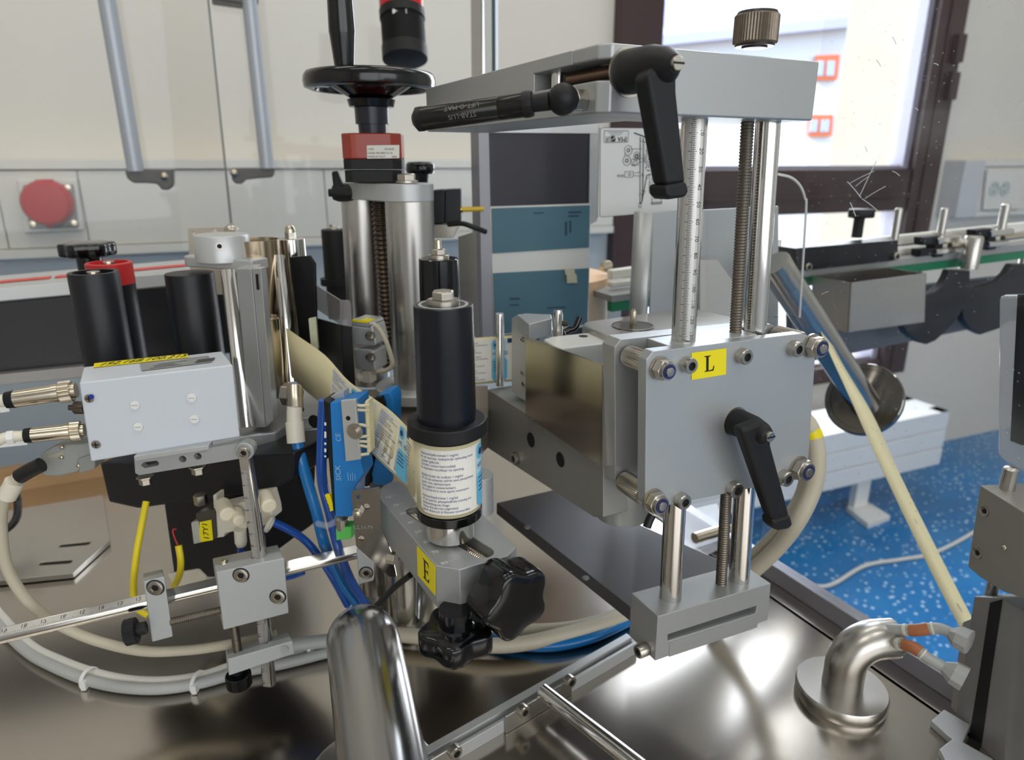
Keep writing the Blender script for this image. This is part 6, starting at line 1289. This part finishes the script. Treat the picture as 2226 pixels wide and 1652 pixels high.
m = M(); q = P(24, 1062, .476); m.tube([P(32, 1046, .475), q, P(14, 1080, .477)], .0062, 12, 4); tag(m.build('shrink_sleeve', PVC), 'cream sleeve on the beige cable beside the data plug', 'sleeve')
lo = [(-60, 1290), (40, 1400), (120, 1450), (220, 1486), (330, 1498), (430, 1486), (520, 1462), (620, 1442), (730, 1415), (850, 1392)]
tcable('table_cable', 'light grey cable lying on the table, outer one of the bundle', lo, .0046, CABLEG)
tcable('table_cable', 'white cable lying on the table, inner one of the bundle', [(-60, 1268), (50, 1390), (130, 1436), (230, 1470), (330, 1482), (430, 1472), (520, 1444), (620, 1424), (740, 1396), (850, 1376)], .0042, CABLEW, .001)
tcable('table_cable', 'grey sleeved cable behind the low clamp block', [(600, 1412), (660, 1400), (720, 1392), (800, 1380)], .0062, CABLEG, .006)
for x, y in ((195, 1480), (432, 1488), (682, 1418)):
    c = PZ(x, y-6, TZ+.005); m = M(); m.ring(c-V((.0015, 0, 0)), V((1, -.25, 0)), .0085, .0095, .003, 20); m.box(c+V((-.002, -.010, -.004)), V((.004, 0, 0)), V((0, .006, 0)), Z*.008)
    tag(m.build('cable_tie', WHITE), {195: 'white cable tie on the table cables at the far left', 432: 'white cable tie on the table cables left of the low clamp', 682: 'white cable tie on the grey sleeved cable'}[x], 'cable tie')
tcable('table_cable', 'thick beige cable on the table behind the lower star knob, rear one', [(850, 1352), (930, 1342), (1040, 1362), (1150, 1372), (1250, 1365), (1340, 1338), (1420, 1300), (1500, 1262)], .0068, CABLE)
tcable('table_cable', 'thick beige cable on the table behind the lower star knob, front one', [(850, 1378), (930, 1386), (1040, 1402), (1130, 1400), (1230, 1378), (1330, 1348), (1410, 1312), (1490, 1272)], .0068, CABLE, .004)
tcable('blue_hose', 'blue hose on the table next to the thick beige cables', [(1040, 1382), (1120, 1400), (1200, 1404), (1280, 1388), (1345, 1360), (1420, 1322), (1490, 1285)], .0052, HOSE, 0, 'hose')
cable('machine_hose', 'thick beige hose curving from the carriage down to the table, outer one', [(1690, 890, .60), (1740, 905, .60), (1768, 945, .60), (1776, 1000, .60), (1768, 1060, .60), (1735, 1130, .60), (1690, 1190, .62), (1630, 1245, .64), (1560, 1285, .66)], .0075, CABLE, 'hose')
cable('machine_hose', 'thick beige hose curving from the carriage down to the table, inner one', [(1680, 910, .62), (1730, 925, .62), (1752, 960, .62), (1756, 1020, .62), (1742, 1080, .62), (1705, 1140, .62), (1655, 1195, .64), (1600, 1235, .66), (1540, 1270, .68)], .0065, CABLE, 'hose')
m = M(); m.tube([P(1763, 936, .60), P(1768, 945, .60), P(1770, 952, .60)], .0078, 14, 3); tag(m.build('yellow_sleeve', YEL), 'small yellow sleeve round the beige hose beside the carriage plate', 'sleeve')
cable('black_cable', 'black cable looping behind the slotted plate at the far left', [(-20, 1165, .75), (15, 1150, .76), (36, 1125, .77), (38, 1090, .78), (30, 1060, .80)], .0040, CABLEB)
cable('black_cable', 'short black cable stub under the label head', [(1418, 1118, .47), (1412, 1130, .47), (1406, 1146, .47)], .0030, CABLEB)
m = M(); m.prism([PZ(x, y, TZ+.02) for x, y in ((1440, 1120), (1560, 1092), (1590, 1165), (1500, 1205))], -Z*.012)
t = thing('clear_tray', 'clear plastic tray with metal fittings on the table behind the foot block', 'tray', PZ(1560, 1150, TZ)); m.build('tray', mat('clear_tray', (206, 210, 220), .12, 0, alpha=.5), t, bev=.002)
m = M(); c = PZ(1510, 1170, TZ+.03); m.cyl(c, c+E1*.05, .006); m.build('fitting', NICK, t)

# ---------------------------------------------------------------- families of alike things
GROUPS = {'air_hose': 'blue air hoses', 'table_cable': 'cables lying on the table', 'cable_tie': 'cable ties on the table cables', 'cable_plug': 'nickel round plugs on the sensor box', 'clamp_block': 'clamp blocks on the scale rods',
          'scale_rod': 'steel scale rods', 'web_roller': 'black tube rollers', 'idler_roller': 'black idler rollers', 'star_knob': 'black star knobs', 'clamp_lever': 'black clamp levers', 'guide_rod': 'steel guide rods', 'label_sensor': 'blue photo sensors',
          'machine_hose': 'thick beige hoses', 'guide_disc': 'black curved guide discs', 'frame_post': 'upright frame posts', 'guard_door': 'clear guard doors', 'support_leg': 'steel support legs', 'black_cable': 'black cables', 'yellow_cable': 'yellow cables', 'sensor_cable': 'sensor cables'}
for o in list(COL.objects):
    k = o.name.split('.')[0]
    if o.parent is None and k in GROUPS and o.get('category') and not o.get('group'): o['group'] = GROUPS[k]
